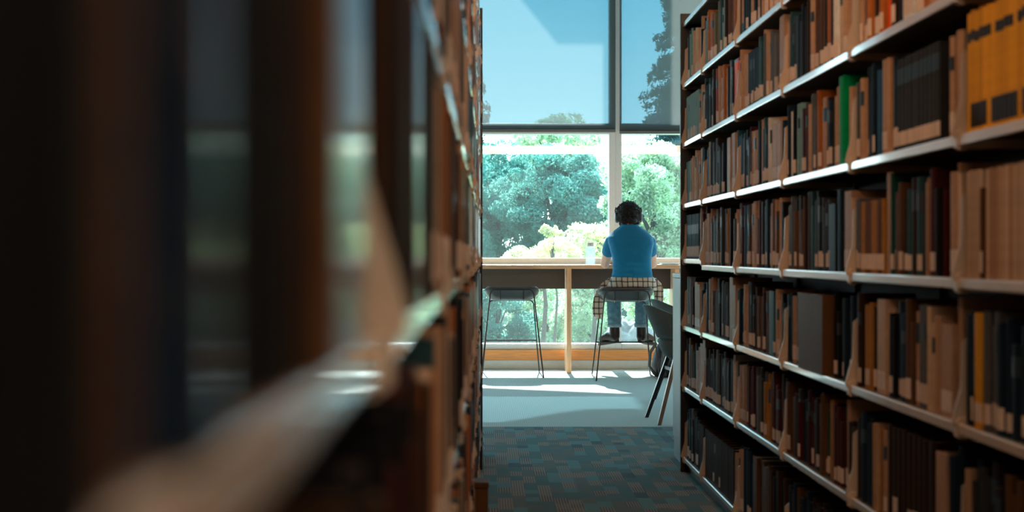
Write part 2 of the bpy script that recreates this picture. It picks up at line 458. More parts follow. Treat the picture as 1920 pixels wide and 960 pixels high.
def blind(x0, x1, zb, label):
    t = thing('roller_blind', label, 'blind', (0.5*(x0+x1), RY1 - 0.03, 3.93))
    obj('roller_tube', MB().tube([(x0, RY1-0.035, 3.93), (x1, RY1-0.035, 3.93)], 0.03, 16), M['blind_bar'], t, loc=(x0, RY1-0.035, 3.93))
    n = 24
    v = []; f = []
    for i in range(n + 1):
        z = zb + 0.02 + (3.93 - zb - 0.02) * i / n
        yy = RY1 - 0.02 - 0.004*math.sin(math.pi*i/n)
        v += [(x0, yy, z), (x1, yy, z)]
    for i in range(n): f.append((2*i, 2*i+1, 2*i+3, 2*i+2))
    obj('fabric_sheet', MB().add(v, f), M['blind'], t, loc=(x0, RY1-0.02, zb), fix=False)
    obj('bottom_bar', MB().box(x0, x1, RY1-0.032, RY1-0.010, zb, zb + 0.026), M['blind_bar'], t, loc=(x0, RY1-0.02, zb), bevel=0.003)
blind(-1.14, 1.245, 2.250, 'wide translucent screen blind over the big pane behind the empty stool')
blind(1.285, 3.64, 2.235, 'translucent screen blind with a dark conifer showing through it')

# ------------------------------------------------------------------ lamp
def linear_lamp(y, z, x0, x1, k_, label):
    t = thing('linear_lamp', label, 'lamp', (0.5*(x0+x1), y, z))
    obj('housing', MB().box(x0, x1, y-0.09, y+0.09, z+0.10, z+0.13), M['white_plastic'], t, loc=(x0, y, z))
    obj('diffuser', MB().box(x0+0.02, x1-0.02, y-0.08, y+0.08, z-0.07, z+0.10), M['lamp_' + k_], t, loc=(x0, y, z))
    for k in range(3):
        x = x0 + 0.3 + (x1-x0-0.6)*k/2
        obj('suspension_cable', MB().tube([(x, y, z+0.13), (x, y, RZ - 0.004)], 0.004, 6), M['black_metal'], t, loc=(x, y, z+0.13))
linear_lamp(-2.6, 3.25, -2.8, 5.0, 'end', 'long white linear lamp hung from the ceiling across the end of the aisle')
linear_lamp(3.0, 3.25, -2.8, 5.0, 'aisle', 'long warm linear lamp hung from the ceiling above both bookcases')

# ------------------------------------------------------------------ bookcases
class Frame:
    """along = s (towards the window), into the shelf = u, up = z"""
    def __init__(self, origin, ang, side):
        self.o = Vector((origin[0], origin[1], 0)); self.side = side
        self.S = Vector((math.sin(ang), math.cos(ang), 0)); self.U = Vector((math.cos(ang), -math.sin(ang), 0)) * side
        self.ang = ang
    def P(self, u, s, z): return self.o + self.U*u + self.S*s + Vector((0, 0, z))
FR = Frame((0.997, 0.0), 0.0, 1)
FL = Frame((-0.0505, 0.0), 0.004, -1)

def fbox(mb, fr, u0, u1, s0, s1, z0, z1):
    c = [fr.P(u, s, z) for z in (z0, z1) for (u, s) in ((u0, s0), (u1, s0), (u1, s1), (u0, s1))]
    return mb.add(c, [(3,2,1,0),(4,5,6,7),(0,1,5,4),(1,2,6,5),(2,3,7,6),(3,0,4,7)])
def fprism(mb, fr, outline, s0, s1):
    return mb.loft([[fr.P(u, s0, z) for u, z in outline], [fr.P(u, s1, z) for u, z in outline]])

DEPTH = 0.24
def bookcase(fr, joints, levels, label, end_top, lip, level_of):
    s_lo, s_hi = joints[0], joints[-1]
    base = fr.P(0, s_hi, 0)
    t = thing('bookcase', label, 'bookcase', base)
    n = len(joints) - 1
    for li, z in enumerate(levels):
        for b in range(n):
            zz = level_of(li, b, z)
            g = 0.004
            mb = MB()
            # shelf tray: folded front lip and a thin deck
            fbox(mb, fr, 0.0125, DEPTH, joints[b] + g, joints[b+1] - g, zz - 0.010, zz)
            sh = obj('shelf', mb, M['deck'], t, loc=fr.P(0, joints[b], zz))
            mb = MB(); fbox(mb, fr, 0.0, 0.0122, joints[b] + g, joints[b+1] - g, zz - lip, zz)
            obj('front_lip', mb, M['shelf'], sh, loc=fr.P(0, joints[b], zz), bevel=0.003, seg=3)
    for li, z in enumerate(levels[1:] if True else levels):
        for j in range(n + 1):
            b = min(j, n - 1)
            zz = level_of(li + 1, b, z)
            s = joints[j]
            mb = MB()
            hb = 0.205
            plate = [(0.004, zz-0.02), (-0.012, zz+0.002), (-0.010, zz+0.012), (-0.004, zz+0.035), (0.002, zz+0.055), (0.0075, zz+0.074), (0.010, zz+hb-0.035), (0.048, zz+hb), (DEPTH-0.002, zz+hb), (DEPTH-0.002, zz-0.03), (0.02, zz-0.03)]
            fprism(mb, fr, plate, s - 0.0022, s + 0.0022)
            tab = [(-0.004, zz-lip-0.004), (-0.004, zz+0.004), (0.004, zz+0.012), (0.018, zz+0.012), (0.018, zz-lip-0.010), (0.004, zz-lip-0.010)]
            fprism(mb, fr, tab, s - 0.010 if j > 0 else s, s + 0.010 if j < n else s + 0.002)
            obj('bracket', mb, M['bracket'], t, loc=fr.P(0, s, zz))
    for j in range(n + 1):
        mb = MB(); s = joints[j]
        fbox(mb, fr, DEPTH, DEPTH + 0.05, s - 0.02, s + 0.02, 0, levels[0] - lip)
        obj('upright', mb, M['back_dark'], t, loc=fr.P(DEPTH, s, 0))
    mb = MB(); fbox(mb, fr, DEPTH + 0.012, DEPTH + 0.016, s_lo, s_hi, 0.03, levels[0] - lip)
    obj('back_panel', mb, M['back_dark'], t, loc=fr.P(DEPTH, s_lo, 0))
    mb = MB(); fbox(mb, fr, 0.03, 0.05, s_lo, s_hi, 0, levels[-1] - lip)
    obj('kick_plate', mb, M['kick'], t, loc=fr.P(0.03, s_lo, 0))
    mb = MB(); fbox(mb, fr, -0.012, 2*DEPTH + 0.06, s_hi + 0.004, s_hi + 0.030, 0, end_top)
    obj('end_panel', mb, M['end_dark'], t, loc=fr.P(0, s_hi, 0), bevel=0.003)
    return t

JR = [0.36, 1.275, 2.19, 3.105, 4.02, 4.935, 5.845, 6.76, 7.385]
LIP = 0.023
ZR = [2.243+0.011, 1.937+0.011, 1.641+0.011, 1.334+0.011, 1.032+0.011, 0.726+0.011, 0.422+0.011, 0.066+0.011]
def level_r(li, b, z): return z + (0.027 if (li == 4 and b == len(JR) - 2) else 0.0)
bookcase(FR, JR, ZR, 'tall seven-row bookcase with white shelf lips beside the grey low cabinet', 2.30, LIP, level_r)
JL = [-1.15, -0.22, 0.70, 1.615, 2.53, 3.445, 4.36, 5.275, 6.19, 7.10, 7.45]
LIPL = 0.021
ZL = [2.30, 2.06, 1.81, 1.56, 1.305, 1.0575, 0.796, 0.498, 0.17]
bookcase(FL, JL, ZL, 'tall out-of-focus bookcase close to the camera, ending beside the empty stool', 2.34, LIPL, lambda li, b, z: z)

# ------------------------------------------------------------------ books
PAL = {  # key: (words, linear colour)
    'tan': ('tan', (0.40, 0.235, 0.145)), 'beige': ('beige', (0.50, 0.345, 0.24)), 'brown': ('brown', (0.095, 0.042, 0.018)),
    'dkbrown': ('dark-brown', (0.030, 0.015, 0.009)), 'black': ('black', (0.007, 0.007, 0.008)), 'navy': ('navy', (0.009, 0.019, 0.034)),
    'teal': ('dark-teal', (0.020, 0.060, 0.070)), 'ltteal': ('pale-teal', (0.14, 0.27, 0.28)), 'grey': ('grey', (0.085, 0.085, 0.088)),
    'dkgrey': ('dark-grey', (0.030, 0.029, 0.030)), 'lilac': ('lilac-grey', (0.16, 0.145, 0.17)), 'maroon': ('maroon', (0.050, 0.010, 0.009)),
    'red': ('red', (0.26, 0.030, 0.018)), 'orange': ('orange-red', (0.80, 0.10, 0.010)), 'rust': ('rust-orange', (0.34, 0.105, 0.024)),
    'ochre': ('ochre', (0.30, 0.13, 0.022)), 'yellow': ('yellow', (0.72, 0.34, 0.030)), 'green': ('bright-green', (0.0, 0.28, 0.09)),
    'olive': ('olive', (0.10, 0.095, 0.050)), 'blue': ('blue', (0.018, 0.075, 0.15)), 'white': ('white', (0.55, 0.54, 0.52)), 'dkgreen': ('dark-green', (0.010, 0.055, 0.040)),
}
BM = {k: mat('cloth_' + k, c, 0.55, var=0.10, vscale=45, rand=0.15, bump=0.12, bscale=500, spec=0.06) for k, (w, c) in PAL.items()}
BMG = {k: mat('gloss_' + k, c, 0.30, var=0.10, vscale=25, rand=0.12, coat=0.5, coat_rough=0.12, spec=0.08) for k, (w, c) in PAL.items()}
M['ink'] = mat('dark_title_patch', (0.016, 0.015, 0.017), 0.5, var=0.2, vscale=60)
M['ink_blue'] = mat('blue_title_patch', (0.015, 0.035, 0.055), 0.5, var=0.2, vscale=60)

def spine_pts(t, bulge, n=6):
    return [(-bulge * (1 - ((2*i/n - 1)**2)), -t/2 + t*i/n) for i in range(n + 1)]
def book_shapes(t, h, d, bulge, lab, band):
    """local: x = into the shelf, y = thickness, z = up; spine crest at x = 0"""
    c = 0.0028
    sp = [(x + bulge, y) for x, y in spine_pts(t, bulge)]
    outer = [(d, -t/2)] + sp + [(d, t/2)]
    k = max(c, 0.12*t) if t < 0.012 else c
    inner = [(d, t/2 - k), (bulge + 0.004, t/2 - k), (bulge + 0.004, -t/2 + k), (d, -t/2 + k)]
    cover = MB().prism([(d, -t/2), *sp, (d, t/2), *inner], 'z', 0, h)
    pages = MB().box(bulge + 0.0045, d - 0.004, -t/2 + k + 0.0002, t/2 - k - 0.0002, 0.003, h - 0.004)
    def strip(z0, z1, off=0.0006):
        o = [(x - off, y) for x, y in sp]
        o[0] = (o[0][0], o[0][1]); i_ = [(x + 0.0002, y) for x, y in sp][::-1]
        return MB().prism(o + i_, 'z', z0, z1)
    l = strip(*lab) if lab else None
    b = strip(*band) if band else None
    return cover, pages, l, b

BOOKS = []   # dicts
rng = random.Random(11)
def X2S(x): return F_PX * (0.997 + 0.02) / (x - VX)
def put(fr, row, bay, s0, s1, z, h, d, key, lab, band, u, special=None, gloss=False, lean=0):
    BOOKS.append(dict(fr=fr, row=row, bay=bay, s=0.5*(s0+s1), t=abs(s1-s0), z=z, h=h, d=d, key=key, lab=lab, band=band, u=u, special=special, gloss=gloss, lean=lean))

# runs on the far bookcase, read off row by row: (x_end, colours, style)
RUNS = {
 0: [(1303,'navy blue ltteal',''),(1318,'tan beige',''),(1323.5,'black',''),(1330,'ltteal blue',''),(1340,'tan rust',''),(1353,'olive',''),(1362,'ltteal teal',''),(1374,'dkbrown brown',''),(1399,'tan brown rust','ink'),(1407,'black navy',''),(1432,'tan navy black',''),(1480,'tan rust beige',''),(1600,'tan brown navy beige','')],
 1: [(1289,'grey lilac',''),(1312,'ltteal','set'),(1319,'tan',''),(1330,'teal navy',''),(1345,'dkgrey navy teal',''),(1354,'red tan',''),(1362,'rust tan',''),(1378,'dkgrey tan navy',''),(1387,'orange','S:orange-red'),(1394,'rust tan',''),(1405,'tan',''),(1425,'navy','set'),(1433,'teal',''),(1456,'tan grey',''),(1463,'gap',''),(1480,'beige tan','big'),(1502,'dkgrey navy teal',''),(1560,'tan brown rust dkbrown black',''),(1572,'navy white',''),(1588,'tan beige',''),(1600,'gap',''),(1612,'black tan',''),(1624,'tan dkbrown',''),(1638,'rust',''),(1648,'dkbrown tan',''),(1672,'orange rust beige',''),(1684,'dkbrown navy',''),(1700,'beige navy',''),(1730,'beige white tan','big'),(1800,'tan rust dkbrown beige',''),(1960,'tan brown beige rust','')],
 2: [(1299,'ltteal teal','set'),(1317,'tan beige',''),(1329,'teal navy',''),(1340,'ochre dkgrey',''),(1359,'navy dkgrey',''),(1368,'gap',''),(1382,'tan','big'),(1391,'teal blue',''),(1411,'maroon black dkgrey',''),(1422,'tan',''),(1443,'teal navy tan',''),(1448,'white',''),(1468,'tan','big'),(1484,'dkgreen navy',''),(1490,'white maroon',''),(1496,'black',''),(1506,'ltteal',''),(1516,'maroon',''),(1525,'tan',''),(1533,'grey',''),(1543,'rust',''),(1551,'tan',''),(1562,'navy maroon',''),(1573,'tan',''),(1586,'green','S:green'),(1592,'gap',''),(1606,'tan',''),(1625,'grey tan',''),(1645,'navy black',''),(1655,'blue',''),(1672,'tan','big'),(1685,'navy',''),(1765,'dkgrey','greyset'),(1786,'gap',''),(1806,'tan',''),(1990,'yellow','yellowset')],
 3: [(1287,'gap',''),(1312,'teal navy','setlab'),(1319,'tan',''),(1324,'maroon',''),(1334,'tan beige',''),(1361,'dkgrey grey black',''),(1370,'ochre',''),(1377,'black',''),(1390,'tan grey',''),(1397,'maroon',''),(1405,'blue teal',''),(1425,'tan brown',''),(1435,'maroon black',''),(1447,'navy',''),(1468,'brown tan',''),(1473,'black',''),(1478,'ochre',''),(1495,'grey tan navy',''),(1512,'dkbrown brown',''),(1560,'black dkgrey teal dkbrown',''),(1581,'navy','big'),(1585,'gap',''),(1602,'tan','big'),(1618,'navy grey',''),(1660,'ochre brown','ochreset'),(1672,'tan','tall'),(1683,'dkgreen',''),(1702,'dkbrown brown',''),(1736,'teal dkgrey dkbrown',''),(1750,'ochre tan',''),(1772,'maroon black',''),(1779,'gap',''),(1798,'tan','big'),(1846,'beige','beigeset'),(1851,'brown',''),(1990,'beige tan','beigeset')],
 4: [(1300,'lilac grey ltteal',''),(1306,'black',''),(1316,'tan','big'),(1331,'teal navy',''),(1346,'grey tan',''),(1370,'dkbrown black dkgrey',''),(1383,'tan','big'),(1395,'navy',''),(1405,'beige tan',''),(1416,'dkgrey',''),(1436,'brown dkbrown',''),(1443,'brown',''),(1455,'dkgreen','S:dark-green'),(1470,'black tan',''),(1515,'navy black dkgrey tan',''),(1562,'brown','box'),(1585,'maroon black tan',''),(1606,'navy',''),(1628,'brown dkbrown',''),(1640,'ochre brown',''),(1649,'dkbrown',''),(1672,'beige','big'),(1702,'navy black',''),(1718,'brown maroon',''),(1742,'grey tan',''),(1765,'tan beige',''),(1772,'gap',''),(1800,'tan','big'),(1830,'navy black',''),(1845,'yellow','S:yellow'),(1876,'grey navy',''),(1900,'navy',''),(1990,'brown dkbrown navy','')],
 5: [(1293,'grey dkgrey teal',''),(1302,'brown',''),(1308,'teal',''),(1313,'white',''),(1325,'tan','big'),(1346,'black dkbrown',''),(1374,'navy grey dkgrey',''),(1378,'white',''),(1391,'tan dkgrey',''),(1400,'tan',''),(1417,'maroon',''),(1436,'grey dkgrey',''),(1448,'ochre',''),(1466,'maroon dkbrown',''),(1490,'brown dkgrey',''),(1530,'navy dkgrey maroon',''),(1550,'brown dkbrown',''),(1560,'ochre dkgreen',''),(1584,'maroon',''),(1600,'tan dkbrown',''),(1640,'navy dkgrey',''),(1666,'ochre tan',''),(1756,'dkbrown','darkset'),(1762,'gap',''),(1786,'tan','big'),(1805,'navy',''),(1820,'tan',''),(1892,'navy dkgrey',''),(1990,'brown dkbrown','')],
 6: [(1300,'grey navy teal',''),(1313,'black dkgrey',''),(1378,'dkbrown','darkset'),(1390,'tan',''),(1404,'tan navy',''),(1417,'navy',''),(1446,'brown tan','big'),(1476,'black dkbrown',''),(1560,'brown dkbrown navy',''),(1990,'dkbrown navy brown black','')],
}
def bay_of(s, J):
    for i in range(len(J) - 1):
        if J[i] <= s < J[i+1]: return i
    return None
for runs_ in RUNS.values():     # the bay just outside the picture
    runs_.append((3200, 'tan brown dkbrown navy black grey beige maroon', ''))
def fill_right():
    for row, runs in RUNS.items():
        li = row + 1
        z0 = ZR[li]; avail = (ZR[li-1] - LIP) - z0 - 0.012
        s_edge = JR[-1] - 0.012           # walk from the window end towards the viewer
        x_prev = 1281.0
        for (x_end, cols, style) in runs:
            s_a, s_b = X2S(x_prev), X2S(x_end)
            x_prev = x_end
            s = min(s_a, s_edge)
            cols = cols.split()
            if cols[0] == 'gap':
                s_edge = min(s_edge, s_b); continue
            hset = rng.uniform(0.195, 0.235); dset = rng.uniform(0.13, 0.17)
            while s > s_b + 0.004:
                t = rng.uniform(0.020, 0.046)
                if 'set' in style: t = {'yellowset': 0.024, 'greyset': 0.031, 'beigeset': 0.021, 'ochreset': 0.020, 'darkset': 0.042}.get(style, 0.026)
                if style in ('big', 'tall', 'box') or style.startswith('S:'): t = max(0.022, min(s - s_b, 0.075 if style != 'box' else 0.2))
                if s - s_b - t < 0.014: t = min(max(s - s_b, 0.012), 0.06) if style != 'box' else s - s_b
                b = bay_of(s - t/2, JR)
                if b is None: break
                # keep clear of the bracket plates
                for j in JR:
                    if s - t - 0.0105 < j < s + 0.0105:
                        s = min(s, j - 0.0115)
                s1 = s; s0 = s - t
                if s0 < s_b - 0.03: 
                    s0 = s_b
                    if s1 - s0 < 0.01: s = s0; break
                zz = z0 + (0.027 if (row == 3 and b == len(JR) - 2) else 0)
                hmax = avail - (0.027 if (row == 3 and b == len(JR) - 2) else 0)
                h = min(rng.choice([0.19, 0.205, 0.215, 0.225, 0.235, 0.245]) + rng.uniform(-0.008, 0.008), hmax)
                if row == 6: h = min(h + 0.02, hmax)
                key = rng.choice(cols); d = rng.uniform(0.13, 0.17); u = rng.uniform(0.008, 0.022)
                if 'set' in style: h = min(hset, hmax) + rng.uniform(-0.002, 0.002); d = dset; u = 0.014 + rng.uniform(-0.001, 0.001)
                lab = (0.012, 0.012 + rng.uniform(0.036, 0.05)) if rng.random() < 0.62 else None
                band = (h*0.66, h*0.66 + rng.uniform(0.03, 0.05)) if rng.random() < 0.18 else None
                bmat = rng.choice(['ink', 'ink_blue'])
                sp = None
                if style == 'yellowset': h = 0.250 + rng.uniform(-0.003, 0.004); h = min(h, hmax); band = (h-0.062, h-0.040) if rng.random() < 0.9 else None; bmat = 'ink'; lab = (0.010, 0.06) if rng.random() < 0.7 else None
                if style == 'greyset': h = 0.222; band = (h-0.062, h-0.024); bmat = 'ink_blue'; lab = (0.012, 0.045)
                if style == 'beigeset': h = 0.222 + rng.uniform(-0.002, 0.002); band = None; lab = None
                if style == 'ochreset': h = 0.19 + rng.uniform(-0.002, 0.002); band = None; lab = (0.01, 0.05)
                if style == 'darkset': lab = None if rng.random() < 0.7 else lab
                if style == 'setlab': h = 0.215; band = (0.12, 0.165); bmat = 'ink_blue'; lab = (0.01, 0.06)
                if style == 'ink': lab = (0.008, 0.05)
                if style == 'tall': h = min(0.255, hmax); lab = None; band = None
                if style == 'big': band = None; h = min(h + 0.01, hmax)
                if style == 'box': h = min(0.235, hmax); u = -0.012; lab = None; band = None; d = 0.20; sp = 'box'
                if style.startswith('S:'):
                    sp = style[2:]; h = min({'green': 0.252, 'yellow': 0.235}.get(sp, 0.225), hmax); lab = None if sp in ('green', 'orange-red') else lab; band = None
                    if sp == 'orange-red': band = (h-0.012, h-0.002)
                put(FR, row, b, s0 + 0.0006, s1 - 0.0006, zz, h, d, key, lab, (band, bmat) if band else None, u, sp)
                if style == 'ink': BOOKS[-1]['lab_mat'] = 'ink'
                if style == 'yellowset': BOOKS[-1]['lab_mat'] = 'ink'
                s = s0 - 0.0004
            s_edge = s if s < s_b else s_b
fill_right()

# near bookcase: hand-read colours for the row level with the lens, mixed ones elsewhere
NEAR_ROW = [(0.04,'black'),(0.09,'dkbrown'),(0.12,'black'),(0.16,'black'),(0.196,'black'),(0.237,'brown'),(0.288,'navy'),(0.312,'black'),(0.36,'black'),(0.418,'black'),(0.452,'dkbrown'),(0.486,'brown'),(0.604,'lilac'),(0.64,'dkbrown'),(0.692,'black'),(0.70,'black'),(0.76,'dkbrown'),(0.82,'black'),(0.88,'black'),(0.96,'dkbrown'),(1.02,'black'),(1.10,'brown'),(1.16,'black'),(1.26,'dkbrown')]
MIX = 'tan tan brown dkbrown black navy dkgrey rust beige maroon grey teal'.split()
def fill_left():
    r = random.Random(5)
    for row in range(8):
        li = row + 1
        z0 = ZL[li]; avail = (ZL[li-1] - LIPL) - z0 - 0.012
        s = -1.10 if row != 4 else -1.10
        seq = list(NEAR_ROW) if row == 4 else []
        while s < JL[-1] - 0.04:
            t = r.uniform(0.020, 0.045); key = r.choice(MIX); gloss = r.random() < 0.35; lab = (0.012, 0.055) if r.random() < 0.5 else None
            band = None; u = r.uniform(-0.004, 0.004); h = min(r.uniform(0.18, 0.225), avail)
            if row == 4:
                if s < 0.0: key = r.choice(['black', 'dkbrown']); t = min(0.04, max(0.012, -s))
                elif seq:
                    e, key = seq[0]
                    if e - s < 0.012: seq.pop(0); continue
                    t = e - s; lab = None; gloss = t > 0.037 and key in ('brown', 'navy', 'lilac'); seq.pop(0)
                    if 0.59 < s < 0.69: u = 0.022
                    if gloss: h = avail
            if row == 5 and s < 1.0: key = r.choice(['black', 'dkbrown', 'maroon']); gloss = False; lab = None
            if row == 7 and 4.71 < s + t and s < 4.86: s = 4.86; continue
            b = bay_of(s + t/2, JL)
            if b is None: break
            bad = False
            for j in JL:
                if s - 0.0105 < j < s + t + 0.0105:
                    s = j + 0.0115 + (r.uniform(0.0, 0.03) if r.random() < 0.5 else 0); bad = True
            if bad: continue
            if s + t > JL[-1] - 0.008: break
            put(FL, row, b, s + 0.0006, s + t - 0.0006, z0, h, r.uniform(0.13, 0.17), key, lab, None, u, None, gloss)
            s += t + 0.0004
fill_left()

ORD = 'zeroth first second third fourth fifth sixth seventh eighth ninth tenth eleventh twelfth thirteenth fourteenth fifteenth sixteenth seventeenth eighteenth nineteenth twentieth'.split()
def ordinal(n):
    if n <= 20: return ORD[n]
    tens = {2: 'twenty', 3: 'thirty', 4: 'forty', 5: 'fifty'}[n // 10]
    if n % 10 == 0: return tens[:-1] + 'ieth'
    return tens + '-' + ORD[n % 10]
def shown_area(b):
    fr = b['fr']
    pts = []
    for ds in (-0.5, 0.5):
        for z in (b['z'], b['z'] + b['h']):
            p = fr.P(b['u'], b['s'] + ds*b['t'], z)
            if p.y < 0.05: return 0
            pts.append((VX + F_PX*p.x/p.y, VY - F_PX*(p.z - CAM_Z)/p.y))
    xs = [min(max(p[0], 0), 1920) for p in pts]; ys = [min(max(p[1], 0), 960) for p in pts]
    # the near case's upper rows hide behind its own lips at this grazing view
    return (max(xs) - min(xs)) * (max(ys) - min(ys))
for b in BOOKS: b['area'] = shown_area(b)
BOOKS = [b for b in BOOKS if b['area'] > 0 or b['fr'] is FR or b['row'] in (3, 4, 5)]
order = sorted(BOOKS, key=lambda b: -b['area'])
chosen = set(id(b) for b in order[:300])
idx = {}
for b in sorted(BOOKS, key=lambda b: -b['s']):
    k = (b['fr'].side, b['row'], b['bay']); idx[k] = idx.get(k, 0) + 1; b['n'] = idx[k]
def bay_no(b):
    J = JR if b['fr'] is FR else JL
    return len(J) - 1 - b['bay']
stuff = MB(); stuff_mats = []; stuff_idx = {}
def smat(m):
    if m.name not in stuff_idx: stuff_idx[m.name] = len(stuff_mats); stuff_mats.append(m)
    return stuff_idx[m.name]
SPECIAL_LABEL = {
    'green': 'tall bright-green book standing out on the shelf, beside a tan bracket',
    'orange-red': 'vivid orange-red book with a black top edge in the second bay',
    'yellow': 'yellow-spined book among navy ones on the shelf below eye level',
    'dark-green': 'green-spined book in a dark row just below eye level',
    'box': 'thick brown volume pulled out past the shelf edge',
}
used_special = set()
for b in BOOKS:
    fr = b['fr']
    bulge = min(0.006, b['t']*0.18) if b['t'] < 0.07 else 0.0006
    cov, pag, l, bd = book_shapes(b['t'], b['h'], b['d'], bulge, b['lab'], b['band'][0] if b['band'] else None)
    org = fr.P(b['u'], b['s'], b['z'] + 0.0008)
    rot = -fr.ang if fr.side == 1 else math.pi - fr.ang
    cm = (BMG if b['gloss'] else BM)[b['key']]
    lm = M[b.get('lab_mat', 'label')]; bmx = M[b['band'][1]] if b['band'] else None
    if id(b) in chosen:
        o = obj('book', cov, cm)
        o.location = org; o.rotation_euler = (0, 0, rot)
        case = 'chair-side bookcase' if fr is FR else 'blurred bookcase'
        w = PAL[b['key']][0]
        feat = ''
        if b['lab'] and b.get('lab_mat', 'label') == 'label': feat = ' with pale label'
        elif b['band']: feat = ' with dark title-patch'
        lbl = '%s book%s, %s from window in %s bay, %s shelf, %s' % (w, feat, ordinal(b['n']), ordinal(bay_no(b)), ordinal(b['row'] + 1), case)
        if b['special'] in SPECIAL_LABEL and b['special'] not in used_special:
            used_special.add(b['special']); lbl = SPECIAL_LABEL[b['special']]
        tag(o, lbl, 'book', 'books on the %s shelf of the %s' % (ordinal(b['row'] + 1), case))
        for nm, mb_, mm in (('page_block', pag, M['pages']), ('spine_label', l, lm), ('title_band', bd, bmx)):
            if mb_ is None: continue
            c = obj(nm, mb_, mm); c.parent = o
    else:
        mt = Matrix.Translation(org) @ Matrix.Rotation(rot, 4, 'Z')
        for mb_, mm in ((cov, cm), (pag, M['pages']), (l, lm), (bd, bmx)):
            if mb_ is None: continue
            stuff.cur = smat(mm)
            stuff.add([mt @ Vector(p) for p in mb_.v], mb_.f)
so = obj('books', stuff, stuff_mats)
tag(so, 'remaining rows of smaller seeming books packed on both bookcases', 'books', kind='stuff')

# oversized box standing on the near case's bottom shelf and sticking out of it
s = 4.74
t = thing('box_file', 'brown box file sticking out over the carpet from the blurred bookcase', 'box file', FL.P(0, s, ZL[-1]))
mb = MB(); fbox(mb, FL, -0.044, 0.20, s, s + 0.10, ZL[-1] + 0.001, ZL[-1] + 0.168)
obj('body', mb, BM['brown'], t, loc=FL.P(0, s, ZL[-1]), bevel=0.003)
mb = MB(); fbox(mb, FL, -0.046, 0.20, s - 0.002, s + 0.102, ZL[-1] + 0.170, ZL[-1] + 0.188)
obj('lid', mb, BM['brown'], t, loc=FL.P(0, s, ZL[-1]), bevel=0.003)

# ------------------------------------------------------------------ furniture between the bookcases and the window
def low_cabinet():
    y0, y1, x0, x1, h = 7.43, 7.98, 1.022, 1.50, 0.99
    t = thing('low_cabinet', 'plain grey low cabinet standing against the end of the tall bookcase', 'cabinet', (x0, y0, 0))
    obj('plinth', MB().box(x0 + 0.006, x1, y0, y1 - 0.006, 0, 0.105), M['grey_lam'], t, loc=(x0, y0, 0))
    obj('body', MB().box(x0, x1, y0, y1, 0.109, h - 0.026), M['grey_lam'], t, loc=(x0, y0, 0.1), bevel=0.003)
    obj('top', MB().box(x0 - 0.002, x1, y0, y1 + 0.004, h - 0.024, h), M['grey_lam'], t, loc=(x0, y0, h), bevel=0.003)
low_cabinet()

CY0, CY1, CZ = 13.45, 13.985, 0.994
def counter():
    t = thing('window_counter', 'long light-wood bar counter running along the window', 'counter', (1.0, CY0, 0))
    x0, x1 = WX0 + 0.02, WX1 - 0.02
    obj('worktop', MB().box(x0, x1, CY0, CY1, CZ - 0.036, CZ), M['wood'], t, loc=(x0, CY0, CZ), bevel=0.004)
    legs = [(-3.4, 0.04), (-0.95, 0.04), (0.777, 0.042), (1.765, 0.045), (3.3, 0.045), (5.8, 0.045)]
    for x, w in legs:
        obj('leg_panel', MB().box(x - w/2, x + w/2, CY0 + 0.03, CY1 - 0.10, 0, CZ - 0.037), M['wood_v'], t, loc=(x, CY0, 0), bevel=0.003)
    for (xa, wa), (xb, wb) in zip(legs[:-1], legs[1:]):
        obj('modesty_panel', MB().box(xa + wa/2 + 0.003, xb - wb/2 - 0.003, 13.74, 13.76, 0.768, CZ - 0.038), M['panel_dark'], t, loc=(xa, 13.75, 0.768))
counter()

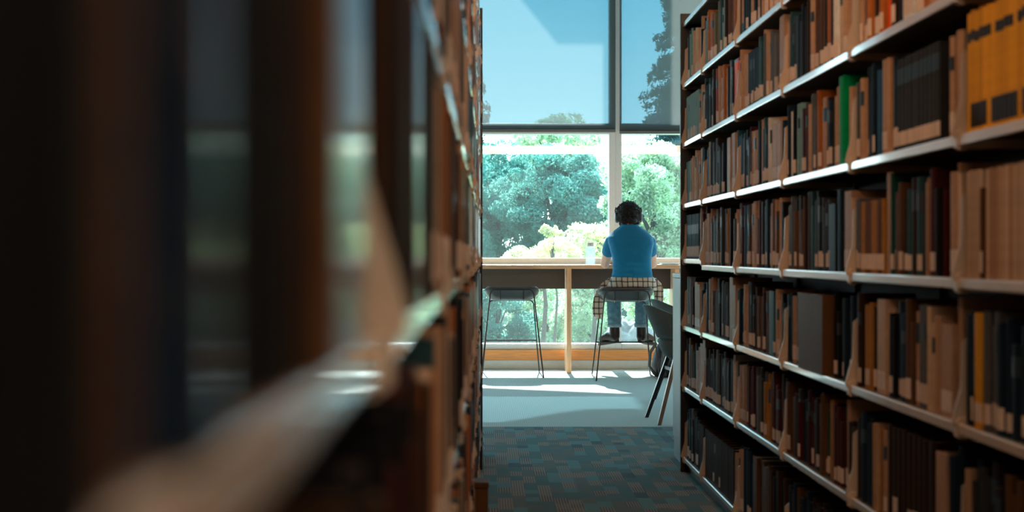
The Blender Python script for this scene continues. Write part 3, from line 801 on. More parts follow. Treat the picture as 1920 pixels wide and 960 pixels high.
def bar_stool(cx, cy, label):
    t = thing('bar_stool', label, 'stool', (cx, cy, 0), 'bar stools at the window counter')
    W, D, zs = 0.245, 0.20, 0.748
    n, m = 28, 20
    def surf(u, v, off):
        # u across, v from front (-1) to rear (+1); rounded-rectangle outline
        r = max(abs(u), abs(v))
        if r > 1e-6:
            ln = (abs(u)**4 + abs(v)**4) ** 0.25
            k = r / ln
        else: k = 1
        x = W*u*k; y = -D*v*k
        rear = max(0, (v*k - 0.35) / 0.65); side = max(0, (abs(u)*k - 0.45) / 0.55); front = max(0, (-v*k - 0.6)/0.4)
        z = zs + 0.070*rear**1.6 + 0.050*side**1.7*(0.55 + 0.45*max(0, v)) - 0.02*front**2 - 0.016
        # the shell draws in towards its underside
        return (cx + x*(1 - 0.0*off), cy + y, z - off)
    mb = MB(); v = []; f = []
    for off in (0.0, 0.014):
        for i in range(n + 1):
            for j in range(m + 1):
                v.append(surf(-1 + 2*i/n, -1 + 2*j/m, off))
    N = (n+1)*(m+1)
    for i in range(n):
        for j in range(m):
            a = i*(m+1) + j
            f.append((a, a+1, a+m+2, a+m+1)); f.append((N+a, N+a+m+1, N+a+m+2, N+a+1))
    for i in range(n):
        a, b = i*(m+1), (i+1)*(m+1); f.append((a, b, N+b, N+a))
        a, b = i*(m+1)+m, (i+1)*(m+1)+m; f.append((a, N+a, N+b, b))
    for j in range(m):
        a, b = j, j+1; f.append((a, N+a, N+b, b))
        a, b = n*(m+1)+j, n*(m+1)+j+1; f.append((a, b, N+b, N+a))
    mb.add(v, f)
    obj('seat', mb, M['seat_plastic'], t, loc=(cx, cy, zs), smooth=True)
    # pan below the seat, the deep dark underside the photograph shows
    rings = []
    for k, bl in ((0.25, 1.0), (0.64, 1.0), (0.73, 0.97), (0.80, 0.80), (0.87, 0.55), (0.93, 0.28), (0.985, 0.04), (0.985, -0.02), (0.90, 0.02), (0.70, 0.05), (0.3, 0.05)):
        ring = []
        for q in range(40):
            a = 2*math.pi*q/40; c, s_ = math.cos(a), math.sin(a); mx = max(abs(c), abs(s_))
            X_, Y_, Z_ = surf(k*c/mx, -k*s_/mx, 0.016)
            ring.append((X_, Y_, (1 - bl)*Z_ + bl*(zs - 0.070)))
        rings.append(ring)
    obj('seat_pan', MB().loft(rings), M['seat_plastic'], t, loc=(cx, cy, zs-0.05), smooth=True)
    r = 0.0062
    def hoop(yt, yf, zt, xt, xf, name):
        b = 0.035
        pts = [(cx-xf, yf, r), (cx-xt-(xf-xt)*b/zt, yt+(yf-yt)*b/zt, zt-b), (cx-xt+0.010, yt, zt-0.010), (cx-xt+b, yt, zt), (cx+xt-b, yt, zt), (cx+xt-0.010, yt, zt-0.010), (cx+xt+(xf-xt)*b/zt, yt+(yf-yt)*b/zt, zt-b), (cx+xf, yf, r)]
        obj(name, MB().tube(pts, r, 10), M['black_metal'], t, loc=(cx, yt, zt))
    yr, yf_ = cy - 0.335, cy + 0.335
    hoop(cy - 0.205, yr, 0.772, 0.190, 0.275, 'rear_hoop')
    hoop(cy + 0.13, yf_, 0.672, 0.200, 0.262, 'front_hoop')
    for sx in (-1, 1):
        obj('floor_runner', MB().tube([(cx + sx*0.275, yr, r), (cx + sx*0.262, yf_, r)], r, 10), M['black_metal'], t, loc=(cx + sx*0.27, cy, 0))
        obj('seat_bracket', MB().tube([(cx + sx*0.105, cy - 0.207, 0.770), (cx + sx*0.105, cy - 0.195, 0.69), (cx + sx*0.105, cy - 0.16, 0.672), (cx + sx*0.105, cy + 0.13, 0.672)], 0.005, 8), M['black_metal'], t, loc=(cx + sx*0.105, cy, 0.67))
    k = (0.672 - 0.300)/0.672
    yb = cy + 0.13 + (0.335-0.13)*k; xb = 0.200 + 0.062*k
    obj('footrest', MB().tube([(cx - xb, yb, 0.300), (cx + xb, yb, 0.300)], 0.0075, 10), M['black_metal'], t, loc=(cx, yb, 0.3))
    return t
SX, SY = 1.238, 12.99
bar_stool(0.247, 13.30, 'empty charcoal bar stool with black wire legs and footrest')
bar_stool(SX, SY, 'charcoal bar stool that the person in the blue T-shirt sits on')

def side_chair(cx, cy, rz, label):
    t = thing('side_chair', label, 'chair', (cx, cy, 0), 'upholstered chairs beside the low cabinet')
    t.rotation_euler = (0, 0, rz)
    def part(name, mb, m, **k):
        o = obj(name, mb, m, **k); o.parent = t; return o
    # faces local +X; wrap-around padded back
    n, m = 30, 10; v = []; f = []
    for off in (0.0, 1.0):
        for i in range(n + 1):
            ph = R(-98 + 196*i/n)
            zt = 0.760 - 0.17*max(0, abs(ph)/R(98) - 0.22)**1.25
            for j in range(m + 1):
                q = j/m
                z = 0.548 + (zt - 0.548)*q
                sc = 0.90 + 0.10*q**0.7
                th = 0.040 * (1 if 0 < j < m - 1 else (0.9 if j == m - 1 else 0.6))
                rx, ry = 0.225*sc - off*th, 0.235*sc - off*th
                lean = -0.075*q*max(0, math.cos(ph))
                v.append((-math.cos(ph)*rx + lean + 0.02, math.sin(ph)*ry, z))
    N = (n+1)*(m+1)
    for i in range(n):
        for j in range(m):
            a = i*(m+1)+j
            f.append((a, a+m+1, a+m+2, a+1)); f.append((N+a, N+a+1, N+a+m+2, N+a+m+1))
        a = i*(m+1)+m; f.append((a, a+m+1, N+a+m+1, N+a))
        a = i*(m+1); f.append((a, N+a, N+a+m+1, a+m+1))
    for j in range(m):
        a = j; f.append((a, a+1, N+a+1, N+a)); a = n*(m+1)+j; f.append((a, N+a, N+a+1, a+1))
    part('backrest', MB().add(v, f), M['chair_fabric'], smooth=True)
    rings = []
    for z, k in ((0.425, 0.72), (0.46, 0.86), (0.50, 0.94), (0.528, 0.98), (0.540, 0.93), (0.544, 0.5)):
        rings.append([(0.02 + 0.04*(1 if math.cos(a) > 0 else 0)*math.cos(a) + 0.205*k*math.cos(a), 0.205*k*math.sin(a), z) for a in [2*math.pi*q/32 for q in range(32)]])
    part('seat', MB().loft(rings), M['chair_fabric'], smooth=True)
    rings = [[(0.02 + r_*math.cos(a), r_*math.sin(a), z) for a in [2*math.pi*q/24 for q in range(24)]] for z, r_ in ((0.345, 0.05), (0.37, 0.085), (0.424, 0.142))]
    part('seat_underside', MB().loft(rings), M['chair_fabric'], smooth=True)
    for sx, sy in ((-1, -1), (-1, 1), (1, -1), (1, 1)):
        a = Vector((0.02 + sx*0.105, sy*0.115, 0.43)); b = Vector((0.02 + sx*0.235, sy*0.225, 0.0))
        mb = MB(); w = 0.0135
        mb.loft([[a + Vector((dx*w, dy*w, 0)) for dx, dy in ((-1,-1),(1,-1),(1,1),(-1,1))], [b + Vector((dx*w*0.9, dy*w*0.9, 0)) for dx, dy in ((-1,-1),(1,-1),(1,1),(-1,1))]])
        part('leg', mb, M['black_metal'], bevel=0.002)
    for sy in (-1, 1):
        part('side_rail', MB().box(-0.11, 0.15, sy*0.138 - 0.008, sy*0.138 + 0.008, 0.335, 0.355), M['black_metal'])
    part('cross_rail', MB().box(-0.115, -0.099, -0.138, 0.138, 0.335, 0.355), M['black_metal'])
    return t
side_chair(1.315, 9.64, R(4), 'upholstered wrap-back chair half hidden by the grey cabinet, standing in front of its twin')
side_chair(1.50, 10.85, R(2), 'upholstered wrap-back chair whose top rim shows behind the chair in front')

def edge_chair():
    # dark seat glimpsed beyond the near bookcase
    x0, y0 = -0.50, 7.56
    t = thing('lounge_chair', 'black solid-sided chair seen edge-on past the end of the blurred bookcase', 'chair', (x0, y0, 0))
    xb = -0.022
    obj('seat_base', MB().box(x0, xb + 0.006, y0, y0 + 0.50, 0.0, 0.40), M['black_plastic'], t, loc=(x0, y0, 0), bevel=0.015)
    obj('seat_cushion', MB().box(x0 + 0.01, xb, y0 + 0.01, y0 + 0.49, 0.402, 0.466), M['black_plastic'], t, loc=(x0, y0, 0.4), bevel=0.02)
    out = [(xb - 0.012, 0.40), (xb + 0.004, 0.44), (xb + 0.006, 0.90), (xb + 0.004, 0.975), (xb - 0.006, 0.985), (xb - 0.045, 0.978), (xb - 0.043, 0.93), (xb - 0.018, 0.90)]
    obj('backrest', MB().prism(out, 'y', y0 + 0.02, y0 + 0.48), M['black_plastic'], t, loc=(xb, y0, 0.4), bevel=0.004)
edge_chair()

# ------------------------------------------------------------------ things on and under the counter
def bottle(cx, cy):
    t = thing('water_bottle', 'clear plastic water bottle with grey cap standing on the counter', 'bottle', (cx, cy, CZ))
    def ring(r, z): return [(cx + r*math.cos(2*math.pi*k/28), cy + r*math.sin(2*math.pi*k/28), CZ + z) for k in range(28)]
    prof = [(0.036, 0.0005), (0.043, 0.004), (0.0455, 0.012), (0.0455, 0.06), (0.0440, 0.075), (0.0440, 0.10), (0.0455, 0.112), (0.0455, 0.148), (0.042, 0.160), (0.032, 0.168), (0.028, 0.172), (0.028, 0.180)]
    inner = [(r - 0.003, z + (0.004 if i == 0 else 0)) for i, (r, z) in enumerate(prof)][::-1]
    obj('bottle_body', MB().loft([ring(r, z) for r, z in prof + inner]), M['bottle'], t, loc=(cx, cy, CZ), smooth=True)
    obj('cap', MB().loft([ring(r, z) for r, z in ((0.031, 0.172), (0.0325, 0.175), (0.0325, 0.200), (0.030, 0.205), (0.012, 0.206))]), M['cap'], t, loc=(cx, cy, CZ + 0.17), smooth=True)
def bottle_mat():
    m = bpy.data.materials.new('frosted_bottle_plastic'); m.use_nodes = True
    nt = m.node_tree; b = nt.nodes['Principled BSDF']; o = nt.nodes['Material Output']
    b.inputs['Base Color'].default_value = (0.52, 0.62, 0.66, 1); b.inputs['Roughness'].default_value = 0.25
    t = nt.nodes.new('ShaderNodeBsdfTransparent'); t.inputs[0].default_value = (0.9, 0.96, 0.98, 1)
    tl = nt.nodes.new('ShaderNodeBsdfTranslucent'); tl.inputs[0].default_value = (0.50, 0.60, 0.64, 1)
    m1 = nt.nodes.new('ShaderNodeMixShader'); m1.inputs[0].default_value = 0.5
    m2 = nt.nodes.new('ShaderNodeMixShader'); m2.inputs[0].default_value = 0.17
    nt.links.new(b.outputs[0], m1.inputs[1]); nt.links.new(tl.outputs[0], m1.inputs[2])
    nt.links.new(t.outputs[0], m2.inputs[1]); nt.links.new(m1.outputs[0], m2.inputs[2]); nt.links.new(m2.outputs[0], o.inputs[0])
    return m
M['bottle'] = bottle_mat()
bottle(0.982, 13.62)

def tablet():
    x0, x1, y0, y1 = 1.63, 1.80, 13.50, 13.72
    t = thing('tablet', 'slim white tablet lying on the counter near the elbow of the person', 'tablet', (x0, y0, CZ))
    obj('case', MB().box(x0, x1, y0, y1, CZ + 0.001, CZ + 0.014), M['white_plastic'], t, loc=(x0, y0, CZ), bevel=0.004)
    obj('screen', MB().box(x0 + 0.01, x1 - 0.01, y0 + 0.01, y1 - 0.01, CZ + 0.0142, CZ + 0.0155), M['white_plastic'], t, loc=(x0, y0, CZ + 0.014))
    pts = [(1.80, 13.60, CZ+0.008), (1.825, 13.56, CZ+0.012), (1.836, 13.47, CZ+0.006), (1.838, 13.441, CZ-0.006), (1.838, 13.438, CZ-0.04), (1.836, 13.44, CZ-0.2), (1.84, 13.5, CZ-0.55), (1.86, 13.55, 0.02)]
    c = obj('charging_cable', MB().tube(pts, 0.003, 8), M['black_plastic'], loc=pts[0], smooth=True)
    tag(c, 'thin black cable dropping over the counter edge from the white tablet', 'cable')
tablet()

def backpack(cx, cy):
    t = thing('backpack', 'dark nylon backpack slumped on the floor behind the stool legs', 'backpack', (cx, cy, 0))
    mb = MB()
    rings = []
    for z, a, b, dx in ((0.0, .13, .11, 0), (0.02, .155, .13, 0), (0.10, .165, .14, 0), (0.20, .155, .135, .01), (0.29, .125, .11, .02), (0.34, .08, .07, .03), (0.355, .03, .03, .035)):
        rings.append([(cx + dx + a*math.copysign(abs(math.cos(q))**0.7, math.cos(q)), cy + b*math.copysign(abs(math.sin(q))**0.7, math.sin(q)), z) for q in [2*math.pi*k/28 for k in range(28)]])
    obj('bag_body', mb.loft(rings), M['pack'], t, loc=(cx, cy, 0), smooth=True)
    rings = []
    for z, a, b in ((0.03, .09, .03), (0.05, .11, .045), (0.13, .11, .05), (0.17, .10, .035), (0.18, .06, .02)):
        rings.append([(cx - 0.01 + a*math.cos(q), cy - 0.135 + b*math.sin(q), z) for q in [2*math.pi*k/20 for k in range(20)]])
    obj('front_pocket', MB().loft(rings), M['pack'], t, loc=(cx, cy - .13, 0), smooth=True)
    obj('strap', MB().tube([(cx-.13, cy-.06, .30), (cx-.19, cy-.10, .22), (cx-.20, cy-.12, .10), (cx-.15, cy-.10, .03)], .014, 8), M['pack_strap'], t, loc=(cx-.15, cy, .2), smooth=True)
    obj('strap', MB().tube([(cx-.04, cy-.10, .33), (cx-.08, cy-.17, .22), (cx-.10, cy-.19, .10), (cx-.06, cy-.16, .02)], .014, 8), M['pack_strap'], t, loc=(cx-.05, cy, .2), smooth=True)
    obj('carry_loop', MB().tube([(cx-.0, cy, .345), (cx+.02, cy, .385), (cx+.05, cy, .385), (cx+.07, cy, .345)], .008, 8), M['pack_strap'], t, loc=(cx, cy, .35), smooth=True)
backpack(1.66, 13.15)

# ------------------------------------------------------------------ the person
def person():
    px, py = 1.303, 13.0
    O = (px, py, 0.76)
    def V(x, y, z): return Vector((px + x, y, z))
    # ---- body: one continuous surface
    b = MB()
    b.ellipsoid(V(0, 13.325, 1.452), (0.076, 0.098, 0.108), rot=Matrix.Rotation(R(-28), 3, 'X'))
    b.ellipsoid(V(0, 13.385, 1.400), (0.055, 0.055, 0.062))                      # jaw
    b.tube([V(0, 13.41, 1.455), V(0, 13.437, 1.425)], [0.012, 0.015], 10, round_ends=True)   # nose
    b.tube([V(-0.02, 13.425, 1.392), V(0.02, 13.425, 1.392)], 0.010, 8, round_ends=True)     # mouth
    for sx in (-1, 1): b.ellipsoid(V(sx*0.080, 13.315, 1.445), (0.014, 0.022, 0.032))        # ears
    b.tube([V(0, 13.18, 1.30), V(0, 13.25, 1.37), V(0, 13.30, 1.43)], [0.062, 0.055, 0.056], 16, round_ends=True)
    tor = [(0.80, 12.99, .165, .115), (0.90, 12.97, .160, .105), (1.00, 12.99, .160, .105), (1.10, 13.03, .170, .11), (1.20, 13.09, .175, .100), (1.255, 13.14, .140, .075), (1.30, 13.17, .09, .065)]
    b.loft([[V(a*math.cos(q), yc + bb*math.sin(q), z) for q in [2*math.pi*k/28 for k in range(28)]] for z, yc, a, bb in tor])
    b.ellipsoid(V(0, 12.99, 0.83), (0.175, 0.13, 0.085))
    for sx in (-1, 1):
        ax = 0.0 if sx < 0 else 0.018
        b.tube([V(sx*0.145, 13.14, 1.225), V(sx*0.188, 13.22, 1.14), V(sx*0.207 + ax, 13.365, 1.005)], [0.047, 0.048, 0.043], 14, round_ends=True)
        b.tube([V(sx*0.207 + ax, 13.365, 1.005), V(sx*0.190 + ax, 13.45, 1.038), V(sx*0.085, 13.60, 1.026)], [0.041, 0.038, 0.025], 14, round_ends=True)
        # palm and five fingers curled on the table top
        wr = V(sx*0.085, 13.60, 1.026); pd = Vector((-sx*0.55, 0.83, 0)).normalized(); sd = Vector((sx*0.83, 0.55, 0)).normalized()
        b.tube([wr, wr + pd*0.045, wr + pd*0.082], [0.024, 0.030, 0.027], 12, round_ends=True)
        for k, (o, ln) in enumerate(((-0.027, .062), (-0.009, .074), (0.009, .070), (0.026, .055))):
            p0 = wr + pd*0.080 + sd*o
            b.tube([p0, p0 + pd*ln*0.45 + Vector((0,0,.004)), p0 + pd*ln*0.8 - Vector((0,0,.006)), p0 + pd*ln - Vector((0,0,.016))], [.0098, .0090, .0085, .0075], 8, round_ends=True)
        p0 = wr + pd*0.03 - sd*0.024
        b.tube([p0, p0 + pd*0.028 - sd*0.022, p0 + pd*0.055 - sd*0.028], [.012, .011, .009], 8, round_ends=True)
        hip, knee, ank = V(sx*0.095, 13.02, 0.835), V(sx*0.135, 13.385, 0.815), V(sx*0.121, 13.36, 0.42)
        b.tube([hip, (hip+knee)/2, knee], [0.082, 0.072, 0.054], 16, round_ends=True)
        b.tube([knee, V(sx*0.130, 13.35, 0.66), ank], [0.052, 0.050, 0.036], 14, round_ends=True)
        b.tube([ank - Vector((0, .02, .04)), V(sx*0.165, 13.41, 0.335), V(sx*0.205, 13.47, 0.315)], [0.032, 0.032, 0.022], 12, round_ends=True)
    p = remeshed('person', b, M['skin'], 0.006, loc=O, smooth_it=3)
    tag(p, 'person in blue T-shirt and headphones seated at the counter with back turned', 'person')
    # ---- T-shirt
    def folds(co):
        f_ = max(0.0, min(1.0, (1.06 - co.z)/0.16))
        g_ = max(0.0, min(1.0, (abs(co.x - px) - 0.13)/0.05)) * max(0.0, min(1.0, (co.z - 1.0)/0.05))
        d_ = 0.014*f_*mnoise.noise(Vector((co.x*5.0 + co.z*9*(1 if co.x > px else -1), co.z*26.0, 1.0))) + 0.007*g_*mnoise.noise(Vector((co.x*18, co.z*14, 5.0)))
        return Vector((co.x + d_*0.6*(1 if co.x > px else -1), co.y - d_, co.z - 0.006*f_*math.sin(co.x*23)))
    t = MB()
    tor = [(0.862, 12.975, .190, .130), (0.90, 12.968, .181, .124), (0.96, 12.975, .172, .120), (1.02, 12.99, .170, .118), (1.08, 13.02, .178, .120), (1.13, 13.045, .188, .124), (1.19, 13.085, .203, .122), (1.245, 13.125, .198, .108), (1.278, 13.150, .172, .094), (1.308, 13.172, .138, .082), (1.334, 13.193, .100, .075), (1.352, 13.212, .076, .068)]
    def wob(q, z):
        return 1 + 0.010*math.sin(5*q + 40*z) * max(0, min(1, (1.0 - z)*8)) + 0.012*math.sin(3*q - 60*z)*max(0, min(1, (0.93 - z)*12))
    t.loft([[V(a*math.cos(q)*wob(q, z), yc + bb*math.sin(q)*wob(q, z), z) for q in [2*math.pi*k/48 for k in range(48)]] for z, yc, a, bb in tor])
    for sx in (-1, 1):
        t.tube([V(sx*0.085, 13.12, 1.225), V(sx*0.130, 13.13, 1.222), V(sx*0.165, 13.15, 1.200), V(sx*0.185, 13.19, 1.150), V(sx*0.193, 13.24, 1.098)], [0.050, 0.060, 0.064, 0.060, 0.056], 22)
    remeshed('t_shirt', t, M['tshirt'], 0.006, p, loc=O, smooth_it=14, disp=folds)
    t = MB(); rr = []
    for ro, z in ((0.079, 1.348), (0.081, 1.356), (0.076, 1.361), (0.072, 1.356)):
        rr.append([V(ro*math.cos(q), 13.212 + 0.90*ro*math.sin(q), z + 0.006*math.sin(q)) for q in [2*math.pi*k/36 for k in range(36)]])
    obj('collar', t.loft(rr, cap=False), M['tshirt'], p, loc=V(0, 13.21, 1.35), smooth=True)
    # ---- jeans
    j = MB()
    j.ellipsoid(V(0, 12.995, 0.835), (0.182, 0.138, 0.078))
    for sx in (-1, 1):
        hip, knee, ank = V(sx*0.095, 13.02, 0.838), V(sx*0.135, 13.385, 0.812), V(sx*0.121, 13.355, 0.432)
        j.tube([hip, (hip+knee)/2, knee], [0.090, 0.080, 0.064], 20, round_ends=True)
        pts = [knee + (ank - knee)*f_ + Vector((0, -0.012*math.sin(math.pi*f_), 0)) for f_ in (0, .15, .3, .45, .58, .68, .76, .84, .91, .955, 1.0)]
        j.tube(pts, [.066, .065, .064, .064, .062, .065, .060, .063, .058, .061, .059], 24)
    remeshed('jeans', j, M['jeans'], 0.006, p, loc=O, smooth_it=2)
    for sx in (-1, 1):
        q_ = [2*math.pi*n_/28 for n_ in range(28)]
        cf = MB().loft([[V(sx*0.121 + r_*math.cos(a), 13.355 + r_*math.sin(a), z_) for a in q_] for r_, z_ in ((.059, .430), (.063, .431), (.0645, .445), (.063, .462), (.060, .463))])
        obj('turned_cuff', cf, M['cuff'], p, loc=V(sx*0.121, 13.355, 0.44), smooth=True)
        bt = MB()
        an = V(sx*0.121, 13.35, 0.445); heel = V(sx*0.121, 13.335, 0.345); toe = V(sx*0.222, 13.465, 0.318)
        bt.tube([an, V(sx*0.120, 13.345, 0.40), heel], [0.046, 0.047, 0.047], 18, round_ends=True)
        bt.tube([heel + Vector((0, -.01, -.008)), (heel + toe)/2 + Vector((0, 0, 0.008)), toe], [0.043, 0.044, 0.036], 18, round_ends=True)
        bo = remeshed('boot', bt, M['boot'], 0.005, p, loc=heel, smooth_it=3)
        so_ = MB(); d = (toe - heel).normalized(); sd = Vector((d.y, -d.x, 0)).normalized()
        def outl(dz, k):
            pts = []
            for q in range(28):
                a = 2*math.pi*q/28
                l = math.cos(a); w = math.sin(a)*(0.040 + 0.010*max(0, l))*k
                c = heel + d*(0.083 + 0.135*l*k) + sd*w
                pts.append(c + Vector((0, 0, -0.046 + dz)))
            return pts
        so_.loft([outl(-0.012, 0.97), outl(0.0, 1.0), outl(0.012, 1.0)])
        obj('sole', so_, M['sole'], bo, loc=heel)
    # ---- plaid shirt tied round the waist
    k = MB(); ring = []
    prof = [(0.893, .178, .126), (0.880, .196, .146), (0.850, .208, .160), (0.815, .220, .166), (0.785, .228, .165), (0.772, .220, .158)]
    for z, a, bb in prof:
        ring.append([V(a*math.cos(q)*(1 + .014*math.sin(9*q + 30*z)), 12.978 + bb*math.sin(q)*(1 + .014*math.sin(7*q - 40*z)), z) for q in [2*math.pi*n_/60 for n_ in range(60)]])
    inner = [[V(a*.94*math.cos(q), 12.978 + bb*.94*math.sin(q), z) for q in [2*math.pi*n_/60 for n_ in range(60)]] for z, a, bb in prof[::-1]]
    sh = obj('tied_shirt', k.loft(ring + inner, cap=False).loft([ring[0], inner[-1]], cap=False).loft([ring[-1], inner[0]], cap=False), M['plaid'], p, loc=O, smooth=True)
    sh['label'] = 'beige and brown plaid shirt tied round the waist'
    def flap(name, pts, w, th, yaw):
        f_ = MB(); rings = []
        for (c, ww) in zip(pts, w):
            c = V(*c)
            rings.append([c + Vector((math.cos(yaw)*ww*math.cos(q) - math.sin(yaw)*th*math.sin(q)*(1 + .35*math.sin(3*q)), math.sin(yaw)*ww*math.cos(q) + math.cos(yaw)*th*math.sin(q)*(1 + .35*math.sin(3*q)), 0.006*math.sin(2*q))) for q in [2*math.pi*n_/24 for n_ in range(24)]])
        obj(name, f_.loft(rings), M['plaid'], sh, loc=V(*pts[0]), smooth=True)
    flap('hanging_sleeve', [(-.185, 13.00, .875), (-.225, 13.0, .83), (-.262, 13.02, .77), (-.290, 13.03, .70), (-.300, 13.03, .62), (-.297, 13.03, .56), (-.285, 13.03, .520)], [.030, .05, .052, .050, .050, .046, .030], .024, R(20))
    flap('hanging_sleeve', [(.185, 13.00, .875), (.215, 13.0, .83), (.235, 13.02, .78), (.243, 13.03, .72), (.238, 13.03, .67), (.232, 13.03, .635)], [.030, .045, .045, .042, .040, .026], .024, R(-20))
    # ---- hair
    rg = random.Random(3); h = MB()
    hc = V(0, 13.312, 1.452)
    h.ellipsoid(hc + Vector((0, -0.006, 0.006)), (0.098, 0.108, 0.098), 28, 18)
    h.ellipsoid(V(0, 13.236, 1.388), (0.076, 0.066, 0.052), 20, 14)
    def hd(co):
        n = (co - hc)
        k_ = 1 + 0.05*math.sin(38*co.x + 11*co.z)*math.sin(31*co.z + 5*co.y) 
        return hc + n*k_
    hm = remeshed('hair', h, M['hair'], 0.007, p, loc=hc, smooth_it=1, disp=hd)
    st = MB()
    for q in range(1150):
        a = rg.uniform(0, 2*math.pi); ct = rg.uniform(-1.0, 1.0); sn = math.sqrt(1 - ct*ct)
        n_ = Vector((sn*math.cos(a), sn*math.sin(a), ct))
        if n_.y > 0.55 and n_.z < 0.5: continue
        p0 = hc + Vector((n_.x*0.096, -0.006 + n_.y*0.106, 0.006 + n_.z*0.097))
        if (n_.z < -0.45 and n_.y < 0.2) or (q % 4 == 0 and n_.y < 0.35): p0 = V(0, 13.236, 1.388) + Vector((n_.x*0.076, n_.y*0.066, n_.z*0.052))
        tn = n_.cross(Vector((rg.uniform(-1,1), rg.uniform(-1,1), rg.uniform(-1,1)))).normalized(); bn = n_.cross(tn)
        ln = rg.uniform(.018, .05); amp = rg.uniform(.003, .008); ph = rg.uniform(0, 6.3); lift = rg.choice((.004, .007, .010, .016, .022))
        pts = []
        for k_ in range(8):
            w_ = k_/7
            pts.append(p0 + tn*ln*w_ + n_*(lift*math.sin(math.pi*min(1, w_*0.75 + 0.1)) + amp*0.5*math.cos(ph + 7*w_)) + bn*amp*math.sin(ph + 7*w_) - Vector((0, 0, 0.010*w_*w_)))
        st.tube(pts, [.0020, .0024, .0024, .0023, .0021, .0018, .0013, .0006], 4)
    obj('curls', st, M['hair'], hm, loc=hc, smooth=True)
    # ---- headphones: worn, but a thing of their own
    hp = thing('headphones', 'black over-ear headphones worn over dark curly hair', 'headphones', V(0, 13.31, 1.45))
    for sx in (-1, 1):
        rings = []
        for x_, ry, rz in ((0.088, .030, .044), (0.092, .036, .050), (0.104, .037, .052), (0.116, .034, .049), (0.122, .026, .040), (0.124, .010, .016)):
            rings.append([V(sx*(x_ + 0.000), 13.315 + ry*math.cos(q), 1.425 + rz*math.sin(q) ) for q in [2*math.pi*n_/28 for n_ in range(28)]])
        obj('ear_cup', MB().loft(rings), M['ear_pad'], hp, loc=V(sx*.1, 13.31, 1.425), smooth=True)
        obj('yoke', MB().tube([V(sx*.117, 13.315, 1.45), V(sx*.119, 13.313, 1.49), V(sx*.112, 13.312, 1.515)], .006, 8), M['black_plastic'], hp, loc=V(sx*.115, 13.31, 1.48), smooth=True)
    pts = [V(0.112*math.sin(R(a)), 13.312, 1.462 + 0.094*math.cos(R(a))) for a in range(-72, 73, 8)]
    obj('headband', MB().tube(pts, .008, 10), M['black_plastic'], hp, loc=V(0, 13.31, 1.56), smooth=True)
person()

# ------------------------------------------------------------------ outside
# unseen panels added above the view, cut to shape sunlight on blinds and floor
ux, uy = 17.3, 17.45
structure(obj('sun_blocker_upper', MB().prism([(1.13, 4.19), (1.78, 4.19), (1.78, 10), (-2.5, 10), (0.695, 6.07), (1.13, 6.07)], 'y', ux, uy), M['white_wall']))
structure(obj('sun_blocker_raked', MB().prism([(-4.0, 2.8), (-0.014, 4.66), (1.13, 5.09), (1.13, 5.11), (-4.0, 5.11)], 'y', ux, uy), M['white_wall']))
structure(obj('garden_ground', MB().box(-30, 40, 14.25, 70, -0.5, -0.12), M['ground']))
nprng = np.random.default_rng(4)
def leaf_mesh(name, pts, nrm, size, m, parent, loc):
    """one leaf card of real size per point, bent along the midrib"""
    n = len(pts)
    d = nprng.normal(size=(n, 3)); d /= np.linalg.norm(d, axis=1)[:, None]
    d = d*0.8 + nrm*0.5; d /= np.linalg.norm(d, axis=1)[:, None]
    a = np.cross(d, nprng.normal(size=(n, 3))); a /= np.linalg.norm(a, axis=1)[:, None]
    b = np.cross(d, a)
    sz = (size*nprng.uniform(0.6, 1.25, n))[:, None]
    v = np.empty((n, 4, 3))
    v[:, 0] = pts - a*sz; v[:, 1] = pts - b*sz*0.45 + d*sz*0.15; v[:, 2] = pts + a*sz; v[:, 3] = pts + b*sz*0.45 + d*sz*0.15
    v = v.reshape(-1, 3) - np.array(loc)
    me = bpy.data.meshes.new(name)
    me.vertices.add(4*n); me.vertices.foreach_set('co', v.ravel())
    me.loops.add(4*n); me.loops.foreach_set('vertex_index', np.arange(4*n))
    me.polygons.add(n); me.polygons.foreach_set('loop_start', np.arange(0, 4*n, 4)); me.polygons.foreach_set('loop_total', np.full(n, 4))
    me.update(); me.validate()
    me.materials.append(m)
    o = bpy.data.objects.new(name, me); COL.objects.link(o); o.parent = parent; o.location = Vector(loc) - parent.location
    return o
def crown_points(c, r, clumps, per, cr_):
    """leaves on the shells of many clumps spread through an ellipsoid"""
    c = np.array(c); r = np.array(r)
    q = nprng.normal(size=(clumps, 3)); q /= np.linalg.norm(q, axis=1)[:, None]
    q *= nprng.uniform(0.25, 1.0, clumps)[:, None] ** 0.5
    cc = c + q*r
    p = nprng.normal(size=(clumps, per, 3)); p /= np.linalg.norm(p, axis=2)[:, :, None]
    rad = cr_*nprng.uniform(0.55, 1.2, clumps)
    pts = cc[:, None, :] + p*rad[:, None, None]*nprng.uniform(0.75, 1.08, (clumps, per))[:, :, None]*np.array([1, 1, 0.75])
    return pts.reshape(-1, 3), p.reshape(-1, 3), cc
